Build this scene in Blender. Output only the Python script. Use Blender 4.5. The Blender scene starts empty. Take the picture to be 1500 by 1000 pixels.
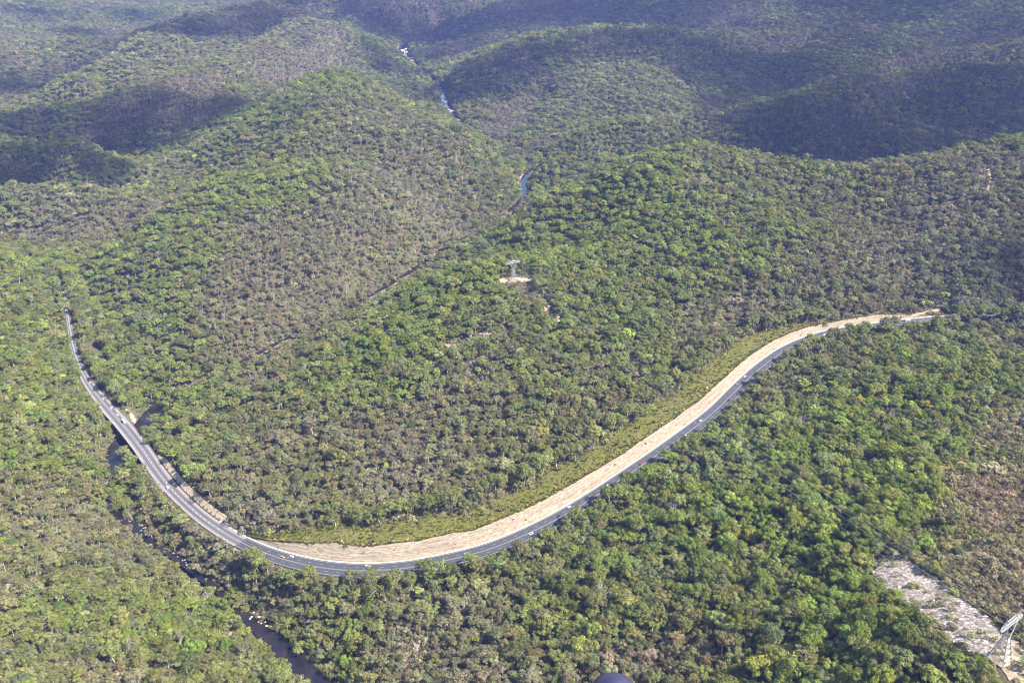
import bpy, bmesh, math, random
import numpy as np
from mathutils import Vector, Matrix, Euler

# ------------------------------------------------------------------ camera, light, exposure
SC = bpy.context.scene
COL = SC.collection
CAM_H = 552.0                      # metres above the road at the bend
PITCH = math.radians(26.7)
FPX = 1250.0                       # focal length in photograph pixels (1500 wide)
cam_data = bpy.data.cameras.new("camera")
cam_data.sensor_width = 36.0
cam_data.lens = 36.0 * FPX / 1500.0
cam_data.clip_start = 0.5
cam_data.clip_end = 40000.0
cam = bpy.data.objects.new("camera", cam_data)
cam.location = (0, 0, CAM_H)
cam.rotation_euler = (math.radians(90) - PITCH, 0, 0)
COL.objects.link(cam)
SC.camera = cam

SUN_AZ = math.radians(112.0)       # clockwise from the view direction (+Y): from the right and behind
SUN_EL = math.radians(50.0)
SUN_DIR = Vector((math.sin(SUN_AZ) * math.cos(SUN_EL), math.cos(SUN_AZ) * math.cos(SUN_EL), math.sin(SUN_EL)))
world = bpy.data.worlds.new("World")
SC.world = world
world.use_nodes = True
wn = world.node_tree.nodes
wl = world.node_tree.links
wn.clear()
w_out = wn.new("ShaderNodeOutputWorld")
w_bg = wn.new("ShaderNodeBackground")
w_sky = wn.new("ShaderNodeTexSky")
w_sky.sky_type = 'NISHITA'
w_sky.sun_disc = False
w_sky.sun_elevation = SUN_EL
w_sky.sun_rotation = SUN_AZ
w_sky.altitude = 600
w_bg.inputs['Strength'].default_value = 0.105
wl.new(w_sky.outputs['Color'], w_bg.inputs['Color'])
wl.new(w_bg.outputs['Background'], w_out.inputs['Surface'])

sun_data = bpy.data.lights.new("sun", 'SUN')
sun_data.energy = 5.0
sun_data.angle = math.radians(0.5)
sun_data.color = (1.0, 0.94, 0.84)
sun = bpy.data.objects.new("sun", sun_data)
sun.rotation_euler = SUN_DIR.to_track_quat('Z', 'Y').to_euler()
sun.location = (1500, 0, 1500)
COL.objects.link(sun)

SC.view_settings.view_transform = 'Standard'
SC.view_settings.look = 'None'
SC.view_settings.gamma = 1.0
SC.view_settings.use_curve_mapping = False
SC.view_settings.exposure = 1.72
SC.cycles.max_bounces = 5
SC.cycles.diffuse_bounces = 2
SC.cycles.glossy_bounces = 2
SC.cycles.transmission_bounces = 3
SC.cycles.transparent_max_bounces = 40
SC.cycles.volume_bounces = 0
SC.cycles.use_denoising = True
SC.cycles.denoising_input_passes = 'RGB_ALBEDO_NORMAL'
SC.cycles.denoising_prefilter = 'ACCURATE'
SC.cycles.use_adaptive_sampling = False
SC.cycles.pixel_filter_type = 'BLACKMAN_HARRIS'
SC.cycles.filter_width = 1.1
SC.render.use_motion_blur = False

# ------------------------------------------------------------------ measuring helpers (photo pixel -> place)
CP, SP = math.cos(PITCH), math.sin(PITCH)

def ray(x, y):
    u = (x - 750.0) / FPX
    v = (500.0 - y) / FPX
    return np.array([u, CP + v * SP, -SP + v * CP])

def at_z(x, y, z):
    d = ray(x, y)
    t = (z - CAM_H) / d[2]
    return np.array([0, 0, CAM_H]) + d * t

def col_at(x, Y, z):
    """the place at distance Y and height z seen in photo column x"""
    depth = Y * CP + (CAM_H - z) * SP
    return np.array([(x - 750.0) / FPX * depth, Y, z])

def project(P):
    P = np.asarray(P, float)
    dx, dy, dz = P[..., 0], P[..., 1], P[..., 2] - CAM_H
    depth = dy * CP - dz * SP
    up = dy * SP + dz * CP
    depth = np.where(depth < 1, 1, depth)
    return 750 + FPX * dx / depth, 500 - FPX * up / depth, depth

# ------------------------------------------------------------------ noise
def _hash(ix, iy, seed):
    n = (ix.astype(np.int64) * 374761393 + iy.astype(np.int64) * 668265263 + seed * 1442695041) & 0x7fffffff
    n = ((n ^ (n >> 13)) * 1274126177) & 0x7fffffff
    n = (n ^ (n >> 16)) & 0x7fffffff
    return n / float(0x7fffffff)

def vnoise(x, y, seed=0):
    x = np.asarray(x, float); y = np.asarray(y, float)
    ix = np.floor(x); iy = np.floor(y)
    fx = x - ix; fy = y - iy
    fx = fx * fx * (3 - 2 * fx); fy = fy * fy * (3 - 2 * fy)
    a = _hash(ix, iy, seed); b = _hash(ix + 1, iy, seed)
    c = _hash(ix, iy + 1, seed); d = _hash(ix + 1, iy + 1, seed)
    return (a * (1 - fx) + b * fx) * (1 - fy) + (c * (1 - fx) + d * fx) * fy

def fbm(x, y, seed=0, octaves=4):
    s = 0; a = 0.5; t = 0
    for k in range(octaves):
        s = s + a * vnoise(x * 2 ** k + 17.3 * k, y * 2 ** k - 9.1 * k, seed + k)
        t += a; a *= 0.5
    return s / t * 2 - 1          # -1..1

def sstep(a, b, x):
    t = np.clip((x - a) / (b - a), 0, 1)
    return t * t * (3 - 2 * t)

# ------------------------------------------------------------------ road and river lines (measured)
def catmull(P, step):
    P = np.asarray(P, float)
    out = []
    n = len(P)
    for i in range(n - 1):
        p0 = P[max(i - 1, 0)]; p1 = P[i]; p2 = P[i + 1]; p3 = P[min(i + 2, n - 1)]
        m = max(2, int(np.linalg.norm((p2 - p1)[:2]) / step))
        for k in range(m):
            t = k / m
            out.append(0.5 * ((2 * p1) + (-p0 + p2) * t + (2 * p0 - 5 * p1 + 4 * p2 - p3) * t * t + (-p0 + 3 * p1 - 3 * p2 + p3) * t ** 3))
    out.append(P[-1])
    return np.array(out)

# x, y, height, half width
ROAD_PX = [(76, 398, 19, 2.8), (86, 412, 15, 3.0), (95, 437, 8, 3.5), (101, 470, -2, 4.0), (108, 510, -12, 5), (124, 552, -19, 5.6), (150, 588, -22, 7.6),
           (180, 622, -23, 8.6), (207, 656, -23, 8.6), (232, 692, -22, 8.2), (262, 727, -19, 7.6), (305, 764, -14, 7.6), (360, 797, -8, 8),
           (425, 821, -3, 9), (500, 834, 0, 9.6), (580, 833, 2, 9.6), (660, 819, 4, 9.2), (730, 799, 7, 9), (800, 768, 10, 9), (860, 734, 13, 9),
           (930, 688, 17, 9), (990, 646, 21, 9), (1045, 604, 25, 9), (1085, 565, 29, 9), (1120, 534, 33, 9), (1160, 508, 37, 9), (1212, 489, 41, 8.6),
           (1275, 478, 45, 7.6), (1340, 470, 48, 7), (1400, 464, 51, 5), (1460, 462, 54, 4.5), (1530, 460, 58, 4.5), (1640, 455, 64, 4.5)]
RC = catmull([np.append(at_z(x, y, z), w) for x, y, z, w in ROAD_PX], 4.0)      # X Y Z halfwidth
# even height along the road
k = np.ones(15) / 15
RC[:, 2] = np.convolve(np.pad(RC[:, 2], 7, mode='edge'), k, mode='valid')
RXY = RC[:, :2]
RT = np.gradient(RXY, axis=0); RT /= np.linalg.norm(RT, axis=1)[:, None]
RN = np.stack([-RT[:, 1], RT[:, 0]], 1)       # left of travel (travelling left -> right in the photo) = uphill side
RS = np.concatenate([[0], np.cumsum(np.linalg.norm(np.diff(RXY, axis=0), axis=1))])
def road_index_at(x, y, z):
    p = at_z(x, y, z)[:2]
    return int(np.argmin(np.linalg.norm(RXY - p, axis=1)))
I_BR0 = road_index_at(168, 608, -23)
I_BR1 = road_index_at(218, 672, -23)
I_CUT0 = road_index_at(335, 785, -10)
I_CUT1 = road_index_at(1392, 465, 51)
I_GRASS1 = road_index_at(1262, 480, 44)
I_CLIFF0 = road_index_at(222, 678, -22)
I_CLIFF1 = road_index_at(322, 775, -12)

RIVER_PX = [(492, 1030, -38, 6.4), (465, 1000, -38, 6.4), (430, 965, -37.8, 6.6), (400, 938, -37.6, 6.2), (368, 910, -37.4, 4.0), (335, 878, -37.2, 2.6), (300, 848, -37, 2.4),
            (268, 822, -36.8, 3.2), (236, 800, -36.7, 2.8), (205, 778, -36.6, 3.0), (175, 755, -36.5, 2.8), (160, 732, -36.4, 1.4), (163, 700, -36.3, 1.4), (176, 656, -36, 11), (203, 628, -36, 9),
            (226, 604, -36, 10), (243, 588, -35.8, 3), (272, 571, -35.5, 2.5), (340, 537, -35, 2.5), (430, 490, -34.5, 2.5), (540, 434, -34, 2.5),
            (610, 392, -33.6, 4), (655, 362, -33, 4), (716, 330, -32, 4), (768, 290, -31, 6.5), (765, 270, -30.6, 6.5), (776, 250, -30, 4), (800, 236, -29.5, 4), (785, 226, -29, 4),
            (730, 212, -28, 4), (684, 186, -27.5, 5), (657, 160, -27, 9), (645, 130, -26, 9), (622, 108, -25.5, 8), (595, 84, -25, 20), (592, 70, -24.5, 20), (612, 55, -24, 6), (640, 42, -20, 5)]
VC = catmull([np.append(at_z(x, y, z), w) for x, y, z, w in RIVER_PX], 6.0)
CREEK_PX = [(232, 598, -36, 4), (200, 575, -35, 2), (165, 548, -34, 2), (146, 522, -33, 7), (141, 508, -32.5, 3), (138, 480, -30, 2), (132, 445, -26, 2), (128, 415, -20, 2)]
CC = catmull([np.append(at_z(x, y, z), w) for x, y, z, w in CREEK_PX], 6.0)

def poly_dist(X, Y, L, chunk=20000, stride=1):
    """distance to the line, value index, signed side (+ = left)"""
    P = L[::stride]
    X = X.ravel(); Y = Y.ravel()
    D = np.empty(len(X)); I = np.empty(len(X), int)
    for a in range(0, len(X), chunk):
        dx = X[a:a + chunk, None] - P[None, :, 0]
        dy = Y[a:a + chunk, None] - P[None, :, 1]
        q = dx * dx + dy * dy
        j = np.argmin(q, 1)
        I[a:a + chunk] = j * stride
        D[a:a + chunk] = np.sqrt(q[np.arange(len(j)), j])
    return D, np.minimum(I, len(L) - 1)

# ------------------------------------------------------------------ terrain: measured points
CANOPY = 9.0
CTRL = []
def vis(*pts):
    for x, y, z in pts:
        p = at_z(x, y, z); p[2] -= CANOPY; CTRL.append(p)
def gnd(*pts):
    for x, y, z in pts: CTRL.append(at_z(x, y, z))
def hid(*pts):
    for x, Y, z in pts: CTRL.append(col_at(x, Y, z))
vis((1500, 1000, 176), (1500, 880, 158), (1300, 820, 124), (1500, 800, 146), (1400, 700, 108), (1500, 650, 104), (1500, 550, 88), (1300, 600, 74),
    (1400, 520, 74), (1250, 540, 62), (1200, 700, 72), (1120, 650, 52), (1200, 850, 98), (1100, 1000, 106), (1100, 900, 86), (1000, 800, 50), (1000, 950, 76),
    (900, 900, 48), (900, 800, 32), (850, 1000, 60), (750, 1000, 42), (750, 900, 25), (650, 1000, 20), (650, 900, 12), (560, 960, -8), (540, 890, -4))
gnd((1466, 968, 166))
vis((0, 1000, 64), (100, 1000, 32), (200, 1000, 6), (300, 1000, -12), (380, 1000, -24), (0, 900, 54), (100, 900, 22), (200, 900, -3), (300, 940, -18), (0, 800, 46),
    (100, 800, 14), (0, 700, 44), (80, 700, 12), (0, 600, 46), (80, 600, 8), (0, 500, 56), (60, 500, 24), (0, 420, 62), (50, 405, 46), (0, 368, 62), (90, 398, 34),
    (140, 680, -12), (140, 600, -10), (200, 700, -22), (230, 740, -20), (120, 440, 2), (150, 400, 6))
hid((0, 1420, 15), (60, 1420, 8))
vis((135, 480, -12), (165, 560, -22), (120, 385, 0), (200, 480, -8), (250, 420, 12), (180, 400, 10), (140, 365, 6), (300, 500, -8), (350, 400, 32), (300, 330, 60), (230, 298, 66),
    (330, 266, 98), (450, 330, 62), (500, 400, 14), (440, 440, -10), (550, 340, 38), (620, 340, 6), (250, 520, -22), (400, 370, 48), (390, 460, -6))
vis((500, 232, 104), (600, 235, 94), (700, 262, 32), (735, 275, 6), (600, 290, 56), (645, 205, 108), (560, 155, 138), (485, 107, 172), (400, 155, 150), (430, 210, 122),
    (300, 205, 78), (250, 252, 40), (212, 242, 4), (360, 190, 118), (640, 180, 118), (700, 198, 92), (780, 238, 16), (440, 121, 162))
hid((485, 2900, 50), (430, 2800, 40), (560, 2750, 30), (660, 2450, -5))
vis((480, 65, 125), (480, 32, 170), (560, 62, 66), (600, 22, 92), (400, 4, 190), (333, 14, 180), (267, 32, 168), (230, 57, 154), (173, 84, 138), (113, 108, 118), (50, 156, 82), (0, 200, 40),
    (250, 200, 42), (350, 150, 84), (210, 237, 8), (0, 165, 50),
    (470, 37, 178), (400, 72, 152), (340, 92, 142), (285, 112, 130), (225, 132, 116), (160, 160, 88), (100, 188, 54),
    (350, 62, 106), (290, 82, 88), (230, 108, 66), (165, 138, 44), (100, 166, 22))
hid((480, 4300, 90), (50, 2750, 10), (113, 3150, 20), (230, 3900, 40), (333, 4700, 50), (0, 2250, 10))
vis((0, 218, 84), (100, 218, 82), (190, 240, 26), (50, 252, 38), (0, 288, 60), (60, 273, 64), (150, 278, 54), (205, 292, 28), (50, 320, 20), (0, 350, 4), (100, 350, 4), (160, 335, 8))
hid((50, 2220, -20), (130, 2170, -25), (60, 1810, -15), (140, 1830, -20), (250, 1720, 18), (320, 1790, 48), (320, 2180, 30), (400, 2500, 70))
vis((0, 100, 72), (0, 40, 104), (0, 0, 150), (150, 40, 62), (150, 5, 100), (100, 125, 10), (60, 60, 100), (200, 20, 70), (260, 5, 60))
vis((700, 100, 74), (655, 118, 24), (780, 57, 150), (870, 41, 176), (1000, 52, 164), (900, 100, 100), (1000, 120, 80), (800, 130, 60), (900, 140, 62), (760, 170, 12), (700, 172, -10),
    (860, 191, 78), (920, 179, 84), (1000, 185, 70), (1060, 212, 34), (900, 222, 28), (830, 250, 4), (960, 160, 44))
hid((920, 2390, 4), (1000, 2380, 4), (870, 4150, 100))
vis((800, 20, 104), (1000, 18, 158), (1000, 0, 182), (750, 0, 150), (620, 0, 124), (680, 60, 40), (640, 40, 30), (720, 70, 66))
vis((1260, 113, 152), (1420, 99, 168), (1130, 150, 100), (1040, 165, 78), (1250, 167, 98), (1330, 184, 80), (1385, 213, 40))
hid((1250, 2290, 50), (1330, 2330, 60), (1260, 2620, 78), (1430, 2680, 105), (1000, 3800, 70), (780, 3750, 30), (870, 3850, 60))
vis((1180, 142, 122), (1340, 100, 160), (1500, 101, 172), (1250, 200, 40), (1400, 205, 46), (1100, 165, 58), (1180, 108, 84), (1250, 60, 150), (1440, 68, 168), (1500, 44, 184),
    (1250, 0, 200), (1500, 0, 216), (1400, 220, 30), (1080, 90, 100), (1150, 230, 14))
hid((1340, 2880, 80), (1200, 2640, 45), (1440, 3200, 115))
vis((700, 366, 6), (750, 325, 44), (800, 296, 76), (850, 266, 104), (900, 242, 126), (1000, 215, 150), (1100, 225, 150), (1180, 247, 138), (1300, 240, 150), (1400, 218, 168), (1500, 194, 186))
hid((800, 1740, -5), (860, 1850, -15), (900, 1930, -15), (1000, 2020, -15), (1100, 1960, -12), (1200, 1900, -12), (1300, 1900, -6), (1400, 1950, 14), (1500, 2000, 30))
vis((1000, 300, 122), (1100, 300, 120), (1200, 300, 114), (1300, 320, 104), (1400, 300, 134), (1500, 280, 154), (1500, 350, 114), (1400, 400, 88), (1300, 420, 76), (1200, 420, 74),
    (1100, 400, 80), (1000, 400, 76), (900, 400, 72), (1000, 500, 52), (900, 500, 54), (900, 600, 36), (1000, 560, 42), (800, 600, 40), (800, 700, 24), (700, 700, 22), (600, 700, 18),
    (500, 700, 11), (400, 700, -2), (700, 600, 40), (600, 600, 34), (500, 600, 22), (400, 600, 5), (330, 640, -8), (290, 610, -20), (500, 520, 28), (600, 500, 48), (700, 500, 62),
    (800, 500, 62), (700, 398, 76), (620, 420, 48), (540, 455, 12), (450, 500, -12), (360, 548, -20), (850, 372, 84), (850, 330, 66), (800, 345, 50), (900, 330, 90), (900, 280, 114))
gnd((752, 412, 72), (770, 430, 69), (730, 415, 70))
hid((760, 1245, 66), (700, 1270, 42), (820, 1310, 46), (620, 1300, 5), (560, 1270, -18), (760, 1345, 30))
# beyond the frame: the plateau goes on
for X, Y, Z in [(-900, 300, 100), (-450, 250, 60), (0, 250, 60), (450, 150, 170), (900, 300, 170), (1500, 900, 140), (2400, 1800, 170), (3400, 3200, 200), (-1600, 1100, 90), (-2400, 2000, 90), (-3400, 3300, 110),
                (-4200, 5200, 130), (-2000, 6500, 150), (0, 7000, 170), (2500, 6500, 200), (4500, 5200, 220), (0, -400, 120), (-900, -400, 110), (900, -400, 160), (1000, 700, 100), (-1000, 700, 70), (-1000, 1200, 70)]:
    CTRL.append(np.array([X, Y, Z], float))
for i in range(0, len(RC), 14):
    if not (I_BR0 - 3 < i < I_BR1 + 3): CTRL.append(np.array([RC[i, 0], RC[i, 1], RC[i, 2] + 1.0]))
for i in range(0, len(VC), 8): CTRL.append(np.array([VC[i, 0], VC[i, 1], VC[i, 2] + 1.0]))
for i in range(0, len(CC), 8): CTRL.append(np.array([CC[i, 0], CC[i, 1], CC[i, 2] + 1.0]))
CTRL = np.array(CTRL)

SCL = 1000.0
def _tps(r2):
    return np.where(r2 > 1e-12, 0.5 * r2 * np.log(np.maximum(r2, 1e-12)), 0)
_P = CTRL[:, :2] / SCL
_n = len(_P)
_K = _tps(((_P[:, None] - _P[None]) ** 2).sum(-1)) + np.eye(_n) * 4.0e-5 * (1 + (CTRL[:, 1:2] / 2500.0) ** 2)
_Q = np.concatenate([np.ones((_n, 1)), _P], 1)
_A = np.block([[_K, _Q], [_Q.T, np.zeros((3, 3))]])
_w = np.linalg.solve(_A, np.concatenate([CTRL[:, 2], np.zeros(3)]))
def tps_eval(X, Y):
    q = np.stack([X.ravel(), Y.ravel()], 1) / SCL
    out = np.empty(len(q))
    for a in range(0, len(q), 8000):
        b = q[a:a + 8000]
        r2 = ((b[:, None] - _P[None]) ** 2).sum(-1)
        out[a:a + 8000] = _tps(r2) @ _w[:_n] + _w[_n] + b @ _w[_n + 1:]
    return out.reshape(X.shape)

def graded(lo, hi, core_lo, core_hi, s0, grow):
    a = list(np.arange(core_lo, core_hi + s0 * 0.5, s0))
    s = s0; x = a[-1]
    while x < hi: s *= grow; x += s; a.append(x)
    s = s0; x = a[0]; b = []
    while x > lo: s *= grow; x -= s; b.append(x)
    return np.array(b[::-1] + a)
GX = graded(-5200, 5600, -760, 900, 6.0, 1.022)
GY = graded(-900, 8800, 330, 1330, 6.0, 1.009)
MX, MY = np.meshgrid(GX, GY)
TZ = tps_eval(MX, MY)
TZ = TZ + fbm(MX / 260, MY / 260, 3, 4) * 9.0 * sstep(300, 2500, MY) + fbm(MX / 90, MY / 90, 11, 3) * 3.0
# side gullies: branching creases down the slopes
def gully(X, Y, s, seed):
    n_ = fbm(X / s + 0.35 * fbm(X / (s * 0.6), Y / (s * 0.6), seed + 9, 2), Y / s, seed, 3)
    return 1 - np.clip(np.abs(n_) * 3.2, 0, 1)
_slope = np.hypot(*np.gradient(TZ, GY, GX))
_hill = sstep(-20, 30, TZ) * sstep(0.04, 0.18, _slope)
TZ = TZ - _hill * (gully(MX, MY, 330.0, 81) ** 1.5 * (7.0 + 13.0 * sstep(1200, 2600, MY)) + gully(MX, MY, 150.0, 87) ** 1.5 * (3.0 + 5.0 * sstep(1200, 2600, MY)))
TZ = np.clip(TZ, -34, 290)
# river beds
def carve(TZ, L, spread):
    D, I = poly_dist(MX, MY, L)
    D = D.reshape(MX.shape); I = I.reshape(MX.shape)
    wz = L[I, 2]; hw = L[I, 3]
    bank = np.maximum(TZ, wz + 0.5)
    t = sstep(0, 1, (D - hw) / spread)
    near = D < hw + spread
    return np.where(near, (wz - 1.6) * (1 - t) + bank * t, bank if False else TZ), D
TZ, DRIV = carve(TZ, VC, 26.0)
TZ, DCRK = carve(TZ, CC, 14.0)
# road bench, the cutting and the grassy batter above it
DRD, IRD = poly_dist(MX, MY, RC)
DRD = DRD.reshape(MX.shape); IRD = IRD.reshape(MX.shape)
SIDE = ((MX - RC[IRD, 0]) * RN[IRD, 0] + (MY - RC[IRD, 1]) * RN[IRD, 1])
ZR = RC[IRD, 2]; HWR = RC[IRD, 3]
bridge = (IRD > I_BR0) & (IRD < I_BR1)

def cut_dims(i):
    """width and height of the bare cutting and width of the grass above it, along the road"""
    i = np.asarray(i, float)
    a = sstep(I_CUT0, I_CUT0 + 30, i)
    b = 1 - sstep(I_CUT1 - 25, I_CUT1, i)
    far = sstep(I_CUT0 + 60, I_CUT1 - 40, i)
    m = a * b * (1 + 0.16 * fbm(i / 7.0, 0 * i + 3.3, 41, 3))
    c = sstep(I_CLIFF0 - 6, I_CLIFF0 + 4, i) * (1 - sstep(I_CLIFF1 - 2, I_CLIFF1 + 2, i))     # broken sandstone face by the bridge
    return (13.0 - 4.0 * far) * m + 5.0 * c, (9.5 - 4.0 * far) * m + 5.5 * c, (37.0 + 1.0 * far) * m * (1 - 0.9 * sstep(I_GRASS1 - 40, I_GRASS1, i)) + 4.0 * c

def road_profile(nat, i, side, hw, zr):
    """ground height around the road"""
    d = np.abs(side)
    t = sstep(0, 1, (d - hw - 2.0) / 30.0)
    base = zr * (1 - t) + nat * t - np.where(side < 0, 5.0, 0.0) * sstep(2, 13, d - hw) * (1 - sstep(30, 60, d - hw))
    wc, hc, wg = cut_dims(i)
    up = (side > 0) & (wc > 0.5)
    e0 = hw + 1.6
    wc_ = np.maximum(wc, 0.6); wg_ = np.maximum(wg, 0.6)
    tc = np.clip((d - e0) / wc_, 0, 1)
    tg = sstep(0, 1, (d - e0 - wc_) / wg_)
    tg = 0.5 * tg + 0.5 * np.clip((d - e0 - wc_) / wg_, 0, 1)
    cut = zr + hc * tc
    z = np.where(d < e0 + wc_, cut, (zr + hc) * (1 - tg) + np.maximum(nat, zr + hc * 0.9) * tg)
    return np.where(up, z, base)
NAT = TZ.copy()
prof = road_profile(NAT, IRD, SIDE, HWR, ZR)
TZ = np.where((DRD < 75) & ~bridge, prof, TZ)
TZ = np.where((DRD < HWR + np.where(SIDE < 0, 5.0, 2.5)) & ~bridge, np.minimum(TZ, ZR - 0.8), TZ)
TZ = np.where((IRD >= I_BR0 - 2) & (IRD <= I_BR1 + 2) & (DRD < 14), np.minimum(TZ, ZR - 4.5), TZ)
_wc, _hc, _wg = cut_dims(IRD)
on_cut = (SIDE > 0) & (_wc > 0.5) & (DRD < HWR + 1.6 + _wc + _wg)
TZ = np.where(on_cut, TZ - 0.9, TZ)

def grid_lookup(F):
    def f(x, y):
        x = np.asarray(x, float); y = np.asarray(y, float)
        ix = np.clip(np.searchsorted(GX, x) - 1, 0, len(GX) - 2)
        iy = np.clip(np.searchsorted(GY, y) - 1, 0, len(GY) - 2)
        fx = np.clip((x - GX[ix]) / (GX[ix + 1] - GX[ix]), 0, 1)
        fy = np.clip((y - GY[iy]) / (GY[iy + 1] - GY[iy]), 0, 1)
        return (F[iy, ix] * (1 - fx) + F[iy, ix + 1] * fx) * (1 - fy) + (F[iy + 1, ix] * (1 - fx) + F[iy + 1, ix + 1] * fx) * fy
    return f
HZ = grid_lookup(TZ)
NATZ = grid_lookup(NAT)
ROADD = grid_lookup(DRD)
RIVD = grid_lookup(np.minimum(DRIV - 0, DCRK + 2))

def hit(x, y, lift=0.0):
    """the place on the ground seen at a photo pixel"""
    d = ray(x, y); d = d / np.linalg.norm(d)
    ts = np.concatenate([np.arange(250, 2500, 3.0), np.arange(2500, 9000, 8.0)])
    P = np.array([0, 0, CAM_H])[None] + d[None] * ts[:, None]
    below = P[:, 2] < HZ(P[:, 0], P[:, 1]) + lift
    j = int(np.argmax(below)) if below.any() else len(ts) - 1
    p = P[j].copy(); p[2] = float(HZ(p[0], p[1]))
    return p

# ------------------------------------------------------------------ materials
def new_mat(name):
    m = bpy.data.materials.new(name); m.use_nodes = True
    nt = m.node_tree; nt.nodes.clear()
    out = nt.nodes.new('ShaderNodeOutputMaterial')
    return m, nt, out
class NB:
    """small node builder"""
    def __init__(s, nt): s.nt = nt
    def n(s, kind, **kw):
        nd = s.nt.nodes.new(kind)
        for k_, v in kw.items(): setattr(nd, k_, v)
        return nd
    def l(s, a, b): s.nt.links.new(a, b)
    def coord(s, scale=(1, 1, 1), attr=None):
        if attr: c = s.n('ShaderNodeAttribute', attribute_name=attr).outputs['Vector']
        else: c = s.n('ShaderNodeNewGeometry').outputs['Position']
        mp = s.n('ShaderNodeMapping'); mp.inputs['Scale'].default_value = scale
        s.l(c, mp.inputs['Vector']); return mp.outputs['Vector']
    def noise(s, vec, scale, detail=4, rough=0.6, dist=0):
        nd = s.n('ShaderNodeTexNoise'); nd.inputs['Scale'].default_value = scale; nd.inputs['Detail'].default_value = detail
        nd.inputs['Roughness'].default_value = rough; nd.inputs['Distortion'].default_value = dist
        s.l(vec, nd.inputs['Vector']); return nd.outputs['Fac']
    def voro(s, vec, scale, out='Distance'):
        nd = s.n('ShaderNodeTexVoronoi'); nd.inputs['Scale'].default_value = scale
        s.l(vec, nd.inputs['Vector']); return nd.outputs[out]
    def ramp(s, fac, stops, interp='LINEAR'):
        r = s.n('ShaderNodeValToRGB'); e = r.color_ramp.elements; r.color_ramp.interpolation = interp
        while len(e) < len(stops): e.new(0.5)
        for i, (p, c) in enumerate(stops):
            e[i].position = p; e[i].color = (c, c, c, 1) if isinstance(c, (int, float)) else (*c, 1)
        s.l(fac, r.inputs['Fac']); return r.outputs['Color']
    def mix(s, fac, a, b, mode='MIX'):
        m = s.n('ShaderNodeMix', data_type='RGBA', blend_type=mode)
        for sock, v in ((m.inputs['Factor'], fac), (m.inputs['A'], a), (m.inputs['B'], b)):
            if isinstance(v, (int, float)): sock.default_value = v
            elif isinstance(v, tuple): sock.default_value = (*v, 1)
            else: s.l(v, sock)
        return m.outputs['Result']
    def math(s, op, a, b=0.0):
        m = s.n('ShaderNodeMath', operation=op)
        for sock, v in ((m.inputs[0], a), (m.inputs[1], b)):
            if isinstance(v, (int, float)): sock.default_value = v
            else: s.l(v, sock)
        return m.outputs[0]
    def bsdf(s, out, color, rough=0.9, spec=0.2, metal=0.0, bump=None, bump_d=0.3):
        p = s.n('ShaderNodeBsdfPrincipled')
        for sock, v in ((p.inputs['Base Color'], color), (p.inputs['Roughness'], rough)):
            if isinstance(v, (int, float)): sock.default_value = v
            elif isinstance(v, tuple): sock.default_value = (*v, 1)
            else: s.l(v, sock)
        p.inputs['Specular IOR Level'].default_value = spec; p.inputs['Metallic'].default_value = metal
        if bump is not None:
            b = s.n('ShaderNodeBump'); b.inputs['Distance'].default_value = bump_d; b.inputs['Strength'].default_value = 1.0
            s.l(bump, b.inputs['Height']); s.l(b.outputs['Normal'], p.inputs['Normal'])
        s.l(p.outputs[0], out.inputs['Surface']); return p
MAT = {}
def simple(name, color, rough=0.8, spec=0.2, metal=0.0, var=0.0, scale=1.0):
    m, nt, out = new_mat(name); b = NB(nt)
    c = color
    if var:
        f = b.noise(b.coord(), scale, 5, 0.7)
        lo = tuple(max(0, x * (1 - var)) for x in color); hi = tuple(min(1, x * (1 + var)) for x in color)
        c = b.ramp(f, [(0.3, lo), (0.7, hi)])
    b.bsdf(out, c, rough, spec, metal)
    MAT[name] = m; return m

# forest floor: dry litter, low heath, sandy patches and grey sandstone
m, nt, out = new_mat('forest_floor'); b = NB(nt); MAT['floor'] = m
P = b.coord()
f1 = b.noise(P, 0.02, 6, 0.65); f2 = b.noise(P, 0.35, 4, 0.7); f3 = b.noise(P, 0.07, 5, 0.7)
base = b.mix(f2, (0.05, 0.040, 0.028), (0.12, 0.092, 0.066))
heath = b.mix(f2, (0.045, 0.05, 0.02), (0.11, 0.105, 0.05))
c = b.mix(b.ramp(f1, [(0.42, 0.0), (0.6, 1.0)]), base, heath)
rock = b.mix(f2, (0.22, 0.18, 0.15), (0.42, 0.36, 0.31))
c = b.mix(b.ramp(f3, [(0.68, 0.0), (0.74, 0.8)]), c, rock)
b.bsdf(out, c, 0.95, 0.1, bump=f2, bump_d=1.2)

# bare sandstone cutting (strata run along the road: attribute 'along' = metres along, across, 0)
m, nt, out = new_mat('cutting_stone'); b = NB(nt); MAT['cutting'] = m
A = b.coord((0.010, 0.42, 1.0), 'along')
st = b.noise(A, 1.5, 6, 0.7, 0.4)
A2 = b.coord((0.10, 0.55, 1.0), 'along')
g = b.noise(A2, 1.5, 6, 0.8)
c = b.ramp(st, [(0.28, (0.12, 0.085, 0.062)), (0.40, (0.205, 0.155, 0.105)), (0.5, (0.30, 0.25, 0.178)), (0.60, (0.18, 0.148, 0.12)), (0.72, (0.23, 0.175, 0.11))])
c = b.mix(b.ramp(g, [(0.38, 0.8), (0.56, 0.0)]), c, (0.095, 0.075, 0.06))
fr = b.coord((0.2, 0.35, 0.4), 'along')
sp = b.noise(fr, 1.6, 3, 0.7)
c = b.mix(b.ramp(sp, [(0.60, 0.0), (0.66, 0.8)]), c, (0.10, 0.09, 0.05))
b.bsdf(out, c, 0.92, 0.15, bump=g, bump_d=0.6)

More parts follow.
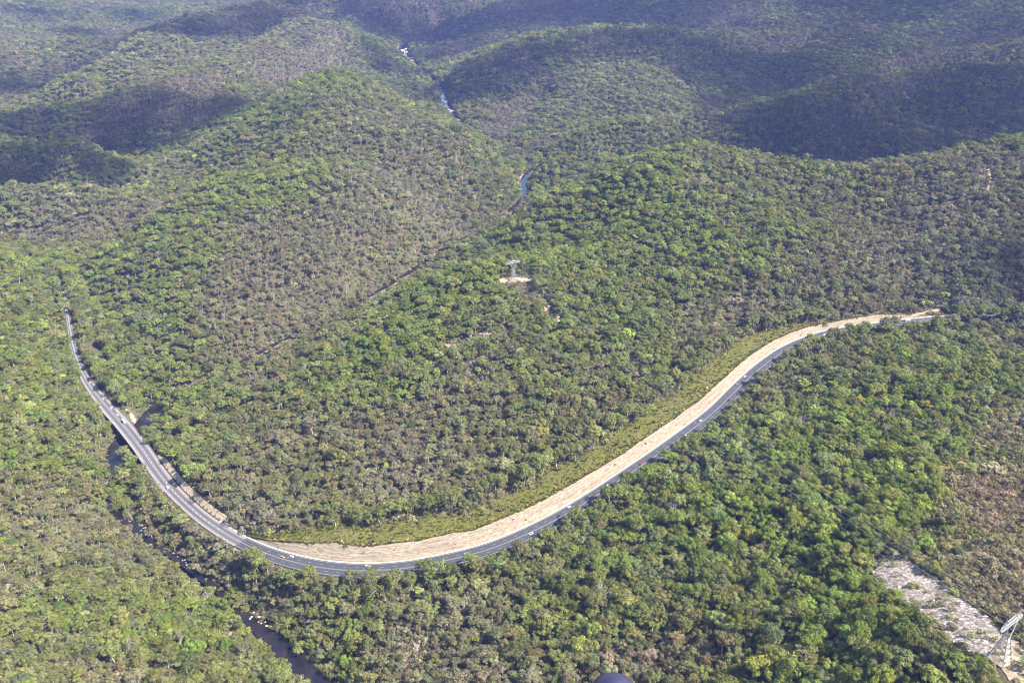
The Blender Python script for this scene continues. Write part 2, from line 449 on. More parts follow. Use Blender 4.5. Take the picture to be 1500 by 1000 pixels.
# broken sandstone
m, nt, out = new_mat('sandstone'); b = NB(nt); MAT['sandstone'] = m
P = b.coord()
g = b.noise(P, 0.6, 6, 0.7); g2 = b.noise(P, 0.12, 3, 0.6)
c = b.ramp(g, [(0.3, (0.14, 0.105, 0.075)), (0.44, (0.36, 0.285, 0.20)), (0.7, (0.52, 0.43, 0.31))])
c = b.mix(b.ramp(g2, [(0.45, 0.0), (0.65, 0.3)]), c, (0.34, 0.24, 0.15))
b.bsdf(out, c, 0.92, 0.15, bump=g, bump_d=0.4)

# pale weathered sandstone pavement at the pylon
m, nt, out = new_mat('pale_rock'); b = NB(nt); MAT['pale_rock'] = m
P = b.coord()
g = b.noise(P, 0.45, 6, 0.75); g2 = b.noise(P, 0.1, 4, 0.6); v = b.voro(P, 0.32)
c = b.ramp(g, [(0.38, (0.075, 0.065, 0.055)), (0.48, (0.205, 0.17, 0.152)), (0.60, (0.40, 0.345, 0.315))])
c = b.mix(b.ramp(v, [(0.55, 0.0), (0.8, 0.7)]), c, (0.12, 0.10, 0.08))
c = b.mix(b.ramp(g2, [(0.52, 0.0), (0.66, 0.55)]), c, (0.09, 0.085, 0.045))
b.bsdf(out, c, 0.9, 0.15, bump=g, bump_d=0.5)
simple('boulder_pale', (0.29, 0.24, 0.20), 0.9, 0.15, var=0.45, scale=0.5)
simple('boulder_pink', (0.21, 0.155, 0.125), 0.9, 0.15, var=0.4, scale=0.5)
simple('white_rock', (0.40, 0.345, 0.31), 0.9, 0.15, var=0.3, scale=0.3)
m, nt, out = new_mat('sand'); b = NB(nt); MAT['sand'] = m
P = b.coord(); g = b.noise(P, 0.25, 6, 0.75)
c = b.ramp(g, [(0.35, (0.14, 0.105, 0.07)), (0.5, (0.30, 0.24, 0.165)), (0.7, (0.40, 0.34, 0.25))])
b.bsdf(out, c, 0.95, 0.1, bump=g, bump_d=0.3)
m, nt, out = new_mat('pink_gravel'); b = NB(nt); MAT['pink_gravel'] = m
P = b.coord(); g = b.noise(P, 0.2, 6, 0.8)
c = b.ramp(g, [(0.36, (0.10, 0.078, 0.055)), (0.5, (0.25, 0.19, 0.145)), (0.68, (0.36, 0.285, 0.23))])
b.bsdf(out, c, 0.95, 0.1, bump=g, bump_d=0.3)

# asphalt with worn wheel paths (attribute 'along')
m, nt, out = new_mat('asphalt'); b = NB(nt); MAT['asphalt'] = m
A = b.coord((0.01, 1.1, 1.0), 'along'); g = b.noise(A, 1.3, 4, 0.6)
h = b.noise(b.coord(), 3.0, 3, 0.7)
c = b.ramp(g, [(0.3, (0.034, 0.036, 0.045)), (0.7, (0.056, 0.058, 0.070))])
c = b.mix(0.25, c, b.ramp(h, [(0.3, 0.03), (0.7, 0.07)]))
b.bsdf(out, c, 0.85, 0.25)
m, nt, out = new_mat('old_asphalt'); b = NB(nt); MAT['old_asphalt'] = m
A = b.coord((0.012, 1.1, 1.0), 'along'); g = b.noise(A, 1.2, 4, 0.65)
c = b.ramp(g, [(0.3, (0.060, 0.056, 0.060)), (0.7, (0.10, 0.093, 0.098))])
b.bsdf(out, c, 0.88, 0.2)
simple('line_paint', (0.34, 0.34, 0.335), 0.7, 0.2, var=0.2, scale=0.8)
simple('kerb_concrete', (0.38, 0.36, 0.29), 0.85, 0.2, var=0.25, scale=0.3)
simple('bridge_concrete', (0.30, 0.275, 0.265), 0.85, 0.2, var=0.25, scale=0.4)
simple('pale_gravel', (0.21, 0.185, 0.18), 0.95, 0.1, var=0.4, scale=0.6)
simple('galvanised', (0.27, 0.265, 0.25), 0.55, 0.4, 0.25, var=0.15, scale=0.5)
simple('wire_metal', (0.40, 0.40, 0.40), 0.5, 0.4, 0.3)
simple('insulator', (0.22, 0.16, 0.12), 0.4, 0.5)
simple('tyre', (0.02, 0.02, 0.02), 0.9, 0.1)
simple('car_glass', (0.015, 0.018, 0.022), 0.08, 0.6)
simple('bark', (0.38, 0.34, 0.29), 0.9, 0.1, var=0.4, scale=0.8)
simple('dead_wood', (0.42, 0.38, 0.35), 0.9, 0.1, var=0.35, scale=0.8)

# dark tannin water
m, nt, out = new_mat('river_water'); b = NB(nt); MAT['water'] = m
P = b.coord(); g = b.noise(P, 0.5, 3, 0.6); g2 = b.noise(P, 0.06, 3, 0.6)
c = b.ramp(g2, [(0.4, (0.010, 0.009, 0.010)), (0.65, (0.022, 0.016, 0.014))])
b.bsdf(out, c, 0.06, 0.5, bump=g, bump_d=0.03)

# grass on the batter above the cutting
m, nt, out = new_mat('batter_grass'); b = NB(nt); MAT['batter_grass'] = m
P = b.coord(); g = b.noise(P, 0.35, 6, 0.75); g2 = b.noise(P, 0.05, 4, 0.6)
c = b.ramp(g, [(0.32, (0.042, 0.046, 0.010)), (0.52, (0.098, 0.100, 0.020)), (0.72, (0.17, 0.155, 0.042))])
c = b.mix(b.ramp(g2, [(0.46, 0.0), (0.62, 0.6)]), c, (0.115, 0.098, 0.042))
g3 = b.noise(P, 0.16, 5, 0.7)
c = b.mix(b.ramp(g3, [(0.58, 0.0), (0.66, 0.55)]), c, (0.045, 0.062, 0.014))
c = b.mix(b.ramp(g3, [(0.30, 0.6), (0.38, 0.0)]), c, (0.16, 0.125, 0.075))
b.bsdf(out, c, 0.95, 0.1, bump=g, bump_d=0.8)

# leaves: colour comes from the tree (attribute 'tint'), each leaf varies a little
def leaf_mat(name, translucent=0.30):
    m, nt, out = new_mat(name); b = NB(nt)
    t = b.n('ShaderNodeAttribute', attribute_name='tint', attribute_type='INSTANCER').outputs['Color']
    lv = b.n('ShaderNodeAttribute', attribute_name='leafv').outputs['Fac']
    c = b.mix(1.0, t, b.ramp(lv, [(0.0, (0.55, 0.55, 0.6)), (0.55, (1.0, 1.0, 1.0)), (1.0, (1.75, 1.65, 1.45))]), 'MULTIPLY')
    d = b.n('ShaderNodeBsdfDiffuse'); tr = b.n('ShaderNodeBsdfTranslucent'); mx = b.n('ShaderNodeMixShader')
    mx.inputs[0].default_value = translucent
    b.l(c, d.inputs['Color']); b.l(c, tr.inputs['Color']); b.l(d.outputs[0], mx.inputs[1]); b.l(tr.outputs[0], mx.inputs[2])
    b.l(mx.outputs[0], out.inputs['Surface'])
    MAT[name] = m; return m
leaf_mat('leaf')

# ------------------------------------------------------------------ mesh and object helpers
def mesh_np(name, v, faces, mats=(), mat_idx=None, smooth=False):
    """v (n,3); faces (m,k) array or list of arrays with equal k each"""
    me = bpy.data.meshes.new(name)
    fl = faces if isinstance(faces, list) else [faces]
    fl = [np.asarray(f, np.int32) for f in fl if len(f)]
    v = np.asarray(v, np.float32)
    me.vertices.add(len(v)); me.vertices.foreach_set('co', v.ravel())
    loops = np.concatenate([f.ravel() for f in fl])
    sizes = np.concatenate([np.full(len(f), f.shape[1]) for f in fl])
    starts = np.concatenate([[0], np.cumsum(sizes)[:-1]]).astype(np.int32)
    me.loops.add(len(loops)); me.loops.foreach_set('vertex_index', loops.astype(np.int32))
    me.polygons.add(len(sizes)); me.polygons.foreach_set('loop_start', starts)
    for m_ in mats: me.materials.append(m_)
    if mat_idx is not None: me.polygons.foreach_set('material_index', np.asarray(mat_idx, np.int32))
    me.polygons.foreach_set('use_smooth', np.full(len(sizes), smooth))
    me.update(calc_edges=True); me.validate()
    return me
def ob(name, data, parent=None, kind=None, label=None, cat=None, group=None, loc=None, rot=None, scale=None):
    o = bpy.data.objects.new(name, data); COL.objects.link(o)
    if parent: o.parent = parent
    if loc is not None: o.location = loc
    if rot is not None: o.rotation_euler = rot
    if scale is not None: o.scale = scale
    if kind: o['kind'] = kind
    if label: o['label'] = label
    if cat: o['category'] = cat
    if group: o['group'] = group
    return o
def empty(name, loc, rz=0, **kw):
    return ob(name, None, loc=loc, rot=(0, 0, rz), **kw)
class Geo:
    """collects boxes and bars into one mesh"""
    def __init__(s): s.v = []; s.f = []; s.n = 0
    def add(s, v, f):
        s.v.append(np.asarray(v, float)); s.f.append(np.asarray(f, int) + s.n); s.n += len(v)
    def box(s, c, size, rz=0.0):
        x, y, z = np.array(size) / 2
        v = np.array([(-x, -y, -z), (x, -y, -z), (x, y, -z), (-x, y, -z), (-x, -y, z), (x, -y, z), (x, y, z), (-x, y, z)])
        cs, sn = math.cos(rz), math.sin(rz)
        v = v @ np.array([[cs, sn, 0], [-sn, cs, 0], [0, 0, 1]]) + np.array(c)
        s.add(v, [(0, 3, 2, 1), (4, 5, 6, 7), (0, 1, 5, 4), (1, 2, 6, 5), (2, 3, 7, 6), (3, 0, 4, 7)])
    def tube(s, pts, rad, n=5, cap=True):
        pts = np.asarray(pts, float); rad = np.broadcast_to(rad, (len(pts),))
        T = np.gradient(pts, axis=0); T /= np.maximum(np.linalg.norm(T, axis=1), 1e-9)[:, None]
        rings = []
        for p, t, r in zip(pts, T, rad):
            a = np.array([0, 0, 1.0]) if abs(t[2]) < 0.9 else np.array([1.0, 0, 0])
            u = np.cross(t, a); u /= np.linalg.norm(u); w = np.cross(t, u)
            th = np.arange(n) / n * 2 * math.pi
            rings.append(p + r * (np.cos(th)[:, None] * u + np.sin(th)[:, None] * w))
        v = np.concatenate(rings); m = len(pts); f = []
        for i in range(m - 1):
            for j in range(n):
                a, b_ = i * n + j, i * n + (j + 1) % n
                f.append((a, b_, b_ + n, a + n))
        s.add(v, f)
    def bar(s, a, b_, r, n=4): s.tube([a, b_], r, n)
    def mesh(s, name, mat, smooth=False):
        return mesh_np(name, np.concatenate(s.v), np.concatenate(s.f), (mat,) if mat else (), None, smooth)
def grid_faces(ny, nx):
    idx = np.arange(ny * nx).reshape(ny, nx)
    return np.stack([idx[:-1, :-1], idx[:-1, 1:], idx[1:, 1:], idx[1:, :-1]], -1).reshape(-1, 4)
def set_attr(me, name, typ, dom, arr):
    a = me.attributes.new(name, typ, dom)
    key = {'FLOAT': 'value', 'INT': 'value', 'FLOAT_VECTOR': 'vector', 'FLOAT_COLOR': 'color'}[typ]
    a.data.foreach_set(key, np.ascontiguousarray(arr).ravel())

# ------------------------------------------------------------------ terrain
me = mesh_np('terrain', np.stack([MX.ravel(), MY.ravel(), TZ.ravel()], 1), grid_faces(*TZ.shape), (MAT['floor'],), None, True)
ob('terrain', me, kind='structure', label='wooded sandstone hills and gorges under the forest')

# ------------------------------------------------------------------ ribbons along a line
def offset_pts(i0, i1, off, z_add=0.0, L=RC, N=RN, step=1):
    i = np.arange(i0, i1 + 1, step)
    o = off(i) if callable(off) else np.full(len(i), off)
    return np.stack([L[i, 0] + N[i, 0] * o, L[i, 1] + N[i, 1] * o, L[i, 2] + z_add], 1)
def strip(name, rails, mat, parent=None, along=None, smooth=True, **kw):
    """mesh spanning a list of rails (each m x 3)"""
    V = np.stack(rails, 0); ny, nx = V.shape[:2]
    me = mesh_np(name, V.reshape(-1, 3), grid_faces(ny, nx)[:, ::-1], (mat,), None, smooth)
    if along is not None: set_attr(me, 'along', 'FLOAT_VECTOR', 'POINT', along.reshape(-1, 3).astype(np.float32))
    return ob(name, me, parent, **kw)
NR = len(RC) - 1
def hw(i): return RC[i, 3]
def road_strip(name, i0, i1, mat, **kw):
    i = np.arange(i0, i1 + 1)
    rails = [offset_pts(i0, i1, (lambda q, k_=k_: hw(q) * k_), 0.0) for k_ in (-1, -0.5, 0, 0.5, 1)]
    al = np.stack([np.stack([RS[i], hw(i) * k_, 0 * i], 1) for k_ in (-1, -0.5, 0, 0.5, 1)], 0)
    return strip(name, rails, mat, along=al, **kw)
I_SPLIT = road_index_at(352, 793, -8)
road_a = road_strip('road', 0, I_SPLIT, MAT['old_asphalt'], kind='structure', label='older grey two lane road running over the bridge')
road_b = road_strip('road', I_SPLIT, NR, MAT['asphalt'], kind='structure', label='dark resurfaced multi lane highway sweeping round the bend')
def paint(parent, i0, i1, off, w=0.28, dash=None, name='lane_line'):
    """white line along the road; dash = (on, off) metres"""
    i = np.arange(i0, i1 + 1)
    o = off(i) if callable(off) else np.full(len(i), float(off))
    c = RXY[i] + RN[i] * o[:, None]
    s = np.concatenate([[0], np.cumsum(np.linalg.norm(np.diff(c, axis=0), axis=1))])
    segs = [(0, s[-1])] if dash is None else [(a, min(a + dash[0], s[-1])) for a in np.arange(0, s[-1], sum(dash))]
    V = []; F = []; n = 0
    for a, e in segs:
        q = np.linspace(a, e, max(2, int((e - a) / 4) + 1))
        px = np.interp(q, s, c[:, 0]); py = np.interp(q, s, c[:, 1]); pz = np.interp(q, s, RC[i, 2]) + 0.02
        nx = np.interp(q, s, RN[i, 0]); ny = np.interp(q, s, RN[i, 1])
        L_ = np.stack([px + nx * w / 2, py + ny * w / 2, pz], 1); R_ = np.stack([px - nx * w / 2, py - ny * w / 2, pz], 1)
        m_ = len(q); V += [L_, R_]
        k_ = np.arange(m_ - 1)
        F.append(np.stack([k_ + m_, k_ + m_ + 1, k_ + 1, k_], 1) + n); n += 2 * m_
    return ob(name, mesh_np(name, np.concatenate(V), np.concatenate(F), (MAT['line_paint'],)), parent)
# main bend: edge lines, centre pair, dashed lane lines
paint(road_b, I_SPLIT, NR, lambda i: hw(i) - 1.2, 0.24, None, 'edge_line')
paint(road_b, I_SPLIT, NR, lambda i: -hw(i) + 1.6, 0.24, None, 'edge_line')
paint(road_b, I_SPLIT, NR, lambda i: 0.35 + 0 * i, 0.16, None, 'centre_line')
paint(road_b, I_SPLIT, NR, lambda i: -0.35 + 0 * i, 0.16, None, 'centre_line')
paint(road_b, I_SPLIT, NR, lambda i: hw(i) * 0.43, 0.16, (4, 8), 'lane_line')
paint(road_b, I_SPLIT, NR, lambda i: -hw(i) * 0.42, 0.16, (4, 8), 'lane_line')
# bridge road: pale shoulders, painted median
for sgn in (-1, 1):
    paint(road_a, 0, I_SPLIT, lambda i: sgn * (hw(i) * 0.62), 0.22, None, 'edge_line')
    paint(road_a, 0, I_SPLIT, lambda i: sgn * (hw(i) * 0.10), 0.3, None, 'centre_line')
paint(road_a, road_index_at(200, 648, -23), I_SPLIT - 8, lambda i: 0 * i, 0.7, (2.0, 7), 'median_marking')
for sgn in (-1, 1):
    rails = [offset_pts(I_BR0 - 30, I_SPLIT, lambda q, k_=k_: sgn * hw(q) * k_, 0.012) for k_ in (0.70, 0.995)]
    if sgn < 0: rails = rails[::-1]
    strip('shoulder', rails[::-1] if sgn > 0 else rails[::-1], MAT['pale_gravel'], road_a)
# kerb and gutter on the cutting side
i0, i1 = I_CUT0 - 8, I_CUT1
rails = [offset_pts(i0, i1, lambda q: hw(q) + 0.0, 0.004), offset_pts(i0, i1, lambda q: hw(q) + 0.05, 0.13), offset_pts(i0, i1, lambda q: hw(q) + 1.3, 0.15), offset_pts(i0, i1, lambda q: hw(q) + 1.8, 0.0)]
strip('kerb', rails, MAT['kerb_concrete'], smooth=False, kind='structure', label='pale concrete kerb and gutter between highway and cutting')

# cutting face and the grassy batter: finer than the terrain grid
def cut_surface(name, i0, i1, rows, part, mat, jag, **kw):
    i = np.arange(i0, i1 + 1)
    wc, hc, wg = cut_dims(i)
    e0 = hw(i) + 1.6
    rails = []; al = []
    for r in range(rows):
        t = r / (rows - 1)
        if part == 'cut': d = e0 + wc * t * 1.02
        else: d = e0 + wc * 0.985 + wg * t
        x = RC[i, 0] + RN[i, 0] * d; y = RC[i, 1] + RN[i, 1] * d
        nat = NATZ(x, y)
        z = road_profile(nat, i, d, hw(i), RC[i, 2])
        n1 = fbm(RS[i] / 9.0, np.full(len(i), t * 6.0), 31, 3); n2 = fbm(RS[i] / 60.0, np.full(len(i), t * 9.0), 37, 3)
        if part == 'cut':
            env = min(1, 5 * t) * (1 if t < 0.95 else 0.5)
            z = z + jag * env * (0.7 * n2 + 0.6 * n1) + 0.02
            z = z + 0.3 * env * (np.floor(t * 5) / 5 - t) * hc
        else:
            z = z + 0.5 * n1 * min(1, 8 * t) * (1 - t) + (0.12 if r else -0.5) - 1.3 * t * t * t * t
        rails.append(np.stack([x, y, z], 1)); al.append(np.stack([RS[i], d - e0 + 0 * i, 0 * i], 1))
    return strip(name, rails, mat, along=np.stack(al, 0), **kw)
cut_surface('cutting', I_CUT0 + 1, I_CUT1 - 1, 20, 'cut', MAT['cutting'], 0.7, kind='structure', label='bare cream and pink sandstone cutting above the highway')
cut_surface('grass_batter', I_CUT0 + 1, I_CUT1 - 2, 16, 'grass', MAT['batter_grass'], 0.0, kind='structure', label='dark grassy clearing above the sandstone cutting')
cut_surface('rock_face', I_CLIFF0 - 3, I_CLIFF1 + 1, 16, 'cut', MAT['sandstone'], 0.5, kind='structure', label='broken pale sandstone face beside the bridge approach')

# ------------------------------------------------------------------ water
def water(name, L, i0, i1, label, extra=1.25):
    i = np.arange(i0, i1 + 1)
    T = np.gradient(L[:, :2], axis=0); T /= np.maximum(np.linalg.norm(T, axis=1), 1e-6)[:, None]
    N = np.stack([-T[:, 1], T[:, 0]], 1)
    w = L[i, 3] * extra + 1.0
    w = w * (1 + 0.18 * fbm(i / 3.0, 0 * i + 0.5, 5, 2))
    rails = [np.stack([L[i, 0] + N[i, 0] * w * k_, L[i, 1] + N[i, 1] * w * k_, L[i, 2]], 1) for k_ in (-1, 0, 1)]
    strip(name, rails, MAT['water'], kind='structure', label=label)
water('river', VC, 0, len(VC) - 1, 'dark tannin stained river in the gorge')
water('creek', CC, 0, len(CC) - 1, 'narrow side creek hidden among trees')

# ------------------------------------------------------------------ bare ground lying on the terrain
def patch(name, poly_px, mat, kind='structure', label=None, cell=2.5, ragged=3.0, lift=0.35, seed=1):
    P = np.array([hit(x, y)[:2] for x, y in poly_px])
    lo = P.min(0) - 4; hi = P.max(0) + 4
    xs = np.arange(lo[0], hi[0], cell); ys = np.arange(lo[1], hi[1], cell)
    X, Y = np.meshgrid(xs, ys)
    Xr = X + fbm(X / 8, Y / 8, seed, 3) * ragged; Yr = Y + fbm(X / 8, Y / 8, seed + 50, 3) * ragged
    ins = inside(P, Xr, Yr)
    keep = ins
    idx = -np.ones(X.shape, int)
    cellmask = keep[:-1, :-1] & keep[1:, :-1] & keep[:-1, 1:] & keep[1:, 1:]
    used = np.zeros(X.shape, bool)
    for a, b_ in ((0, 0), (1, 0), (0, 1), (1, 1)): used[a:a + cellmask.shape[0], b_:b_ + cellmask.shape[1]] |= cellmask
    idx[used] = np.arange(used.sum())
    jx = X + (fbm(X / 3, Y / 3, seed + 7, 2)) * cell * 0.6; jy = Y + (fbm(X / 3, Y / 3, seed + 9, 2)) * cell * 0.6
    Z = HZ(jx, jy) + lift + 0.35 * np.abs(fbm(X / 5, Y / 5, seed + 3, 3))
    f = np.stack([idx[:-1, :-1], idx[:-1, 1:], idx[1:, 1:], idx[1:, :-1]], -1)[cellmask]
    v = np.stack([jx, jy, Z], -1)[used]
    BARE.append((P, 2.0))
    if len(f): ob(name, mesh_np(name, v, f, (mat,), None, True), kind=kind, label=label)
    return P
def inside(P, X, Y):
    r = np.zeros(X.shape, bool); n = len(P); j = n - 1
    for i in range(n):
        xi, yi = P[i]; xj, yj = P[j]
        with np.errstate(divide='ignore', invalid='ignore'):
            c = ((yi > Y) != (yj > Y)) & (X < (xj - xi) * (Y - yi) / (yj - yi + 1e-12) + xi)
        r ^= c; j = i
    return r
BARE = []     # polygons where no tree stands
slab_poly = patch('rock_slab', [(1280, 822), (1302, 804), (1324, 816), (1356, 838), (1390, 862), (1424, 888), (1452, 908), (1466, 930), (1452, 968), (1418, 958), (1380, 932), (1338, 898), (1300, 868), (1276, 846)],
      MAT['pale_rock'], label='pale weathered sandstone slab running down from the pylon', cell=1.4, ragged=4.5, seed=4)
patch('sandy_clearing', [(1448, 930), (1475, 925), (1500, 945), (1530, 985), (1530, 1030), (1500, 1020), (1470, 992), (1452, 972), (1438, 958)], MAT['sand'], label='bare sandy pad around the pylon foot', cell=1.6, ragged=4, seed=6)
patch('sandy_clearing', [(729, 410), (742, 405), (770, 408), (779, 409), (779, 413), (768, 415), (752, 415), (740, 418), (733, 416)], MAT['sand'], label='bare sandy pad on the hilltop below the lone pylon', cell=2.0, ragged=2, seed=8)
patch('sandy_track', [(1444, 250), (1450, 246), (1453, 262), (1450, 280), (1444, 280), (1448, 264)], MAT['sand'], label='short pale vehicle track on the far right ridge', cell=2.0, ragged=1.5, seed=9)
patch('roadside_gravel', [(214, 682), (224, 684), (246, 716), (240, 724), (228, 712)], MAT['pale_gravel'], label='pale gravel lay-by beside the bridge approach', cell=1.5, ragged=1, seed=10)
patch('river_sand', [(180, 600), (196, 606), (210, 622), (218, 632), (208, 634), (192, 618)], MAT['sand'], label='pale sandy bank by the bridge pool', cell=1.5, ragged=2, seed=12)
patch('sandy_clearing', [(506, 250), (516, 249), (520, 254), (510, 257)], MAT['sand'], label='small pale clearing on the far spur', cell=2.5, ragged=2, seed=15)
patch('sandy_clearing', [(405, 144), (414, 147), (418, 152), (410, 150)], MAT['sand'], label='tiny pale clearing below the far peak', cell=4, ragged=2, seed=16)
patch('sandy_track', [(1310, 470), (1345, 458), (1378, 451), (1380, 456), (1345, 466), (1315, 475)], MAT['pink_gravel'], label='bare pink verge beside the upper highway', cell=1.6, ragged=1.5, seed=17)
patch('sandy_track', [(262, 572), (300, 556), (345, 533), (347, 538), (300, 562), (266, 579)], MAT['pink_gravel'], label='bare pinkish river bank leading to the pool', cell=2.0, ragged=3, seed=18)
patch('sandy_track', [(345, 533), (390, 512), (432, 490), (434, 494), (392, 517), (347, 538)], MAT['pink_gravel'], label='bare pinkish river bank beneath the hill', cell=2.0, ragged=3, seed=19)
patch('sandy_track', [(535, 438), (560, 424), (612, 390), (614, 395), (562, 430), (540, 443)], MAT['pink_gravel'], label='bare pinkish river bank at the far gorge wall', cell=2.5, ragged=3, seed=20)
patch('sandy_track', [(755, 262), (780, 246), (806, 228), (808, 232), (784, 252), (760, 266)], MAT['sand'], label='pale sand bar upstream of the far pool', cell=3, ragged=3, seed=21)

# open places among the trees: outcrops, pools and low heath
CLEAR = []
def opening(x, y, r):
    p = hit(x, y); CLEAR.append((p[0], p[1], r))
for q in [(176, 652, 17), (166, 662, 13), (222, 608, 19), (230, 600, 16), (145, 520, 11), (770, 282, 18), (768, 270, 16), (592, 78, 40), (594, 86, 36), (597, 93, 30), (648, 138, 22), (655, 155, 22), (662, 168, 18),
          (660, 510, 12), (680, 502, 12), (705, 494, 12), (735, 484, 10), (795, 445, 12), (806, 458, 12), (815, 470, 10), (695, 532, 9), (20, 850, 8), (24, 875, 8), (1345, 345, 12), (1375, 338, 12),
          (605, 948, 7), (618, 955, 7), (620, 388, 14), (640, 375, 14), (600, 398, 12), (340, 925, 6), (375, 915, 9), (388, 928, 9), (180, 758, 6), (195, 770, 7), (210, 782, 6), (262, 820, 7), (275, 830, 6),
          (752, 412, 16), (738, 410, 12), (772, 411, 12), (1466, 968, 14), (1480, 985, 12), (770, 428, 14), (788, 438, 14), (1448, 262, 9), (1448, 276, 9), (250, 735, 6), (1330, 466, 10), (1360, 458, 10),
          (300, 560, 6), (340, 538, 6), (390, 514, 6), (430, 492, 7), (560, 428, 8), (590, 408, 8), (780, 250, 12), (800, 236, 10), (200, 612, 8)]: opening(*q)
CLEAR = np.array(CLEAR)
HEATH = np.array([hit(*q)[:2] for q in [(1312, 802), (1340, 770), (1400, 680), (1450, 610), (1520, 560), (1600, 560), (1600, 1000), (1530, 1000), (1480, 930), (1450, 905), (1400, 868), (1345, 826)]])
SLAB_SIDE = np.array([hit(*q)[:2] for q in [(1270, 850), (1290, 815), (1340, 840), (1460, 925), (1455, 975), (1420, 965), (1330, 900)]])

# ------------------------------------------------------------------ trees
def leaf_quads(C, N, size, rng, elong=1.5):
    """rhombic leaf sprays at C with normals N"""
    n = len(C)
    a = rng.normal(size=(n, 3)); u = np.cross(N, a); u /= np.maximum(np.linalg.norm(u, axis=1), 1e-6)[:, None]
    w = np.cross(N, u)
    s = size * rng.uniform(0.65, 1.35, n)[:, None]
    V = np.stack([C + u * s * elong * 0.5, C + w * s * 0.42, C - u * s * elong * 0.5, C - w * s * 0.42], 1)
    return V.reshape(-1, 3), np.arange(4 * n).reshape(n, 4)

def make_tree(seed, R=5.5, H=13.0, nclump=19, leaves=82, leaf=0.60, flat=0.62, clump_r=0.31, sparse=0.0, limbs=6, r0=0.30, dead=False):
    """returns crown mesh, trunk mesh, joined mesh; base at origin"""
    rng = np.random.default_rng(seed)
    zc = H - R * flat * 1.1
    V = []; N = []; LV = []
    cen = []
    ex = rng.uniform(0.8, 1.25, 3); lop = rng.uniform(0, 6.28)
    for k_ in range(nclump):
        th = k_ * 2.39996 + rng.uniform(-0.5, 0.5)
        q = math.sqrt((k_ + 0.5) / nclump) * rng.uniform(0.85, 1.1)
        rr = R * 0.84 * min(q, 1.0)
        h = zc + R * flat * (math.sqrt(max(0.0, 1 - 0.9 * q * q)) * 0.95 + rng.uniform(-0.42, 0.14))
        if rng.random() < 0.25: h -= R * 0.35
        if rng.random() < 0.12: continue
        rr *= 1 + 0.28 * math.cos(th - lop) + 0.12 * math.cos(3 * th + lop)
        c = np.array([math.cos(th) * rr * rng.uniform(0.85, 1.15), math.sin(th) * rr * rng.uniform(0.85, 1.15), h]); cen.append(c)
        if dead: continue
        rc = R * clump_r * rng.uniform(0.7, 1.3)
        m_ = int(leaves * (rc / (R * clump_r)) ** 2 * (1 - sparse))
        d = rng.normal(size=(m_, 3)); d[:, 2] += 0.35; d /= np.linalg.norm(d, axis=1)[:, None]
        d = d[d[:, 2] > -0.45]
        p = c + d * rc * rng.uniform(0.72, 1.05, (len(d), 1)) * np.array([1, 1, 0.72])
        nn = d + np.array([0, 0, 0.25]) + rng.normal(size=d.shape) * 0.30; nn /= np.linalg.norm(nn, axis=1)[:, None]
        V.append(p); N.append(nn); LV.append(np.clip(rng.normal(0.5, 0.2, len(d)) + rng.normal(0, 0.07), 0, 1))
    g = Geo()
    lean = rng.normal(size=2) * 0.5
    top = np.array([lean[0] * 1.4, lean[1] * 1.4, zc - 0.2])
    fork = np.array([lean[0], lean[1], H * rng.uniform(0.38, 0.5)])
    g.tube([(0, 0, -1.2), (lean[0] * 0.3, lean[1] * 0.3, H * 0.2), fork, top], [r0 * 1.25, r0, r0 * 0.75, r0 * 0.3], 6)
    order = rng.permutation(len(cen))[:limbs if not dead else limbs * 2]
    for j in order:
        e = cen[j]; mid = fork * 0.45 + e * 0.55 + np.array([0, 0, 0.5]) + rng.normal(size=3) * 0.3
        st = fork + (top - fork) * rng.uniform(0, 0.5)
        g.tube([st, mid, e], [r0 * 0.5, r0 * 0.3, r0 * 0.12], 4)
        if dead or sparse > 0.3:
            for _ in range(3):
                q = mid + (e - mid) * rng.uniform(0.2, 1.0); e2 = q + rng.normal(size=3) * np.array([1, 1, 0.8]) * R * 0.28 + np.array([0, 0, R * 0.12])
                g.tube([q, e2], [r0 * 0.2, r0 * 0.06], 3)
    tv = np.concatenate(g.v); tf = np.concatenate(g.f)
    bark = MAT['dead_wood'] if dead else MAT['bark']
    tm = mesh_np('trunk', tv, tf, (bark,), None, True)
    if dead:
        return None, tm, tm
    C = np.concatenate(V); NN = np.concatenate(N); lv = np.concatenate(LV)
    cv, cf = leaf_quads(C, NN, leaf, rng)
    cm = mesh_np('crown', cv, cf, (MAT['leaf'],)); set_attr(cm, 'leafv', 'FLOAT', 'FACE', lv.astype(np.float32))
    jm = mesh_np('tree', np.concatenate([cv, tv]), [cf, tf + len(cv)], (MAT['leaf'], bark), np.concatenate([np.zeros(len(cf)), np.ones(len(tf))]))
    set_attr(jm, 'leafv', 'FLOAT', 'FACE', np.concatenate([lv, np.full(len(tf), 0.5)]).astype(np.float32))
    return cm, tm, jm

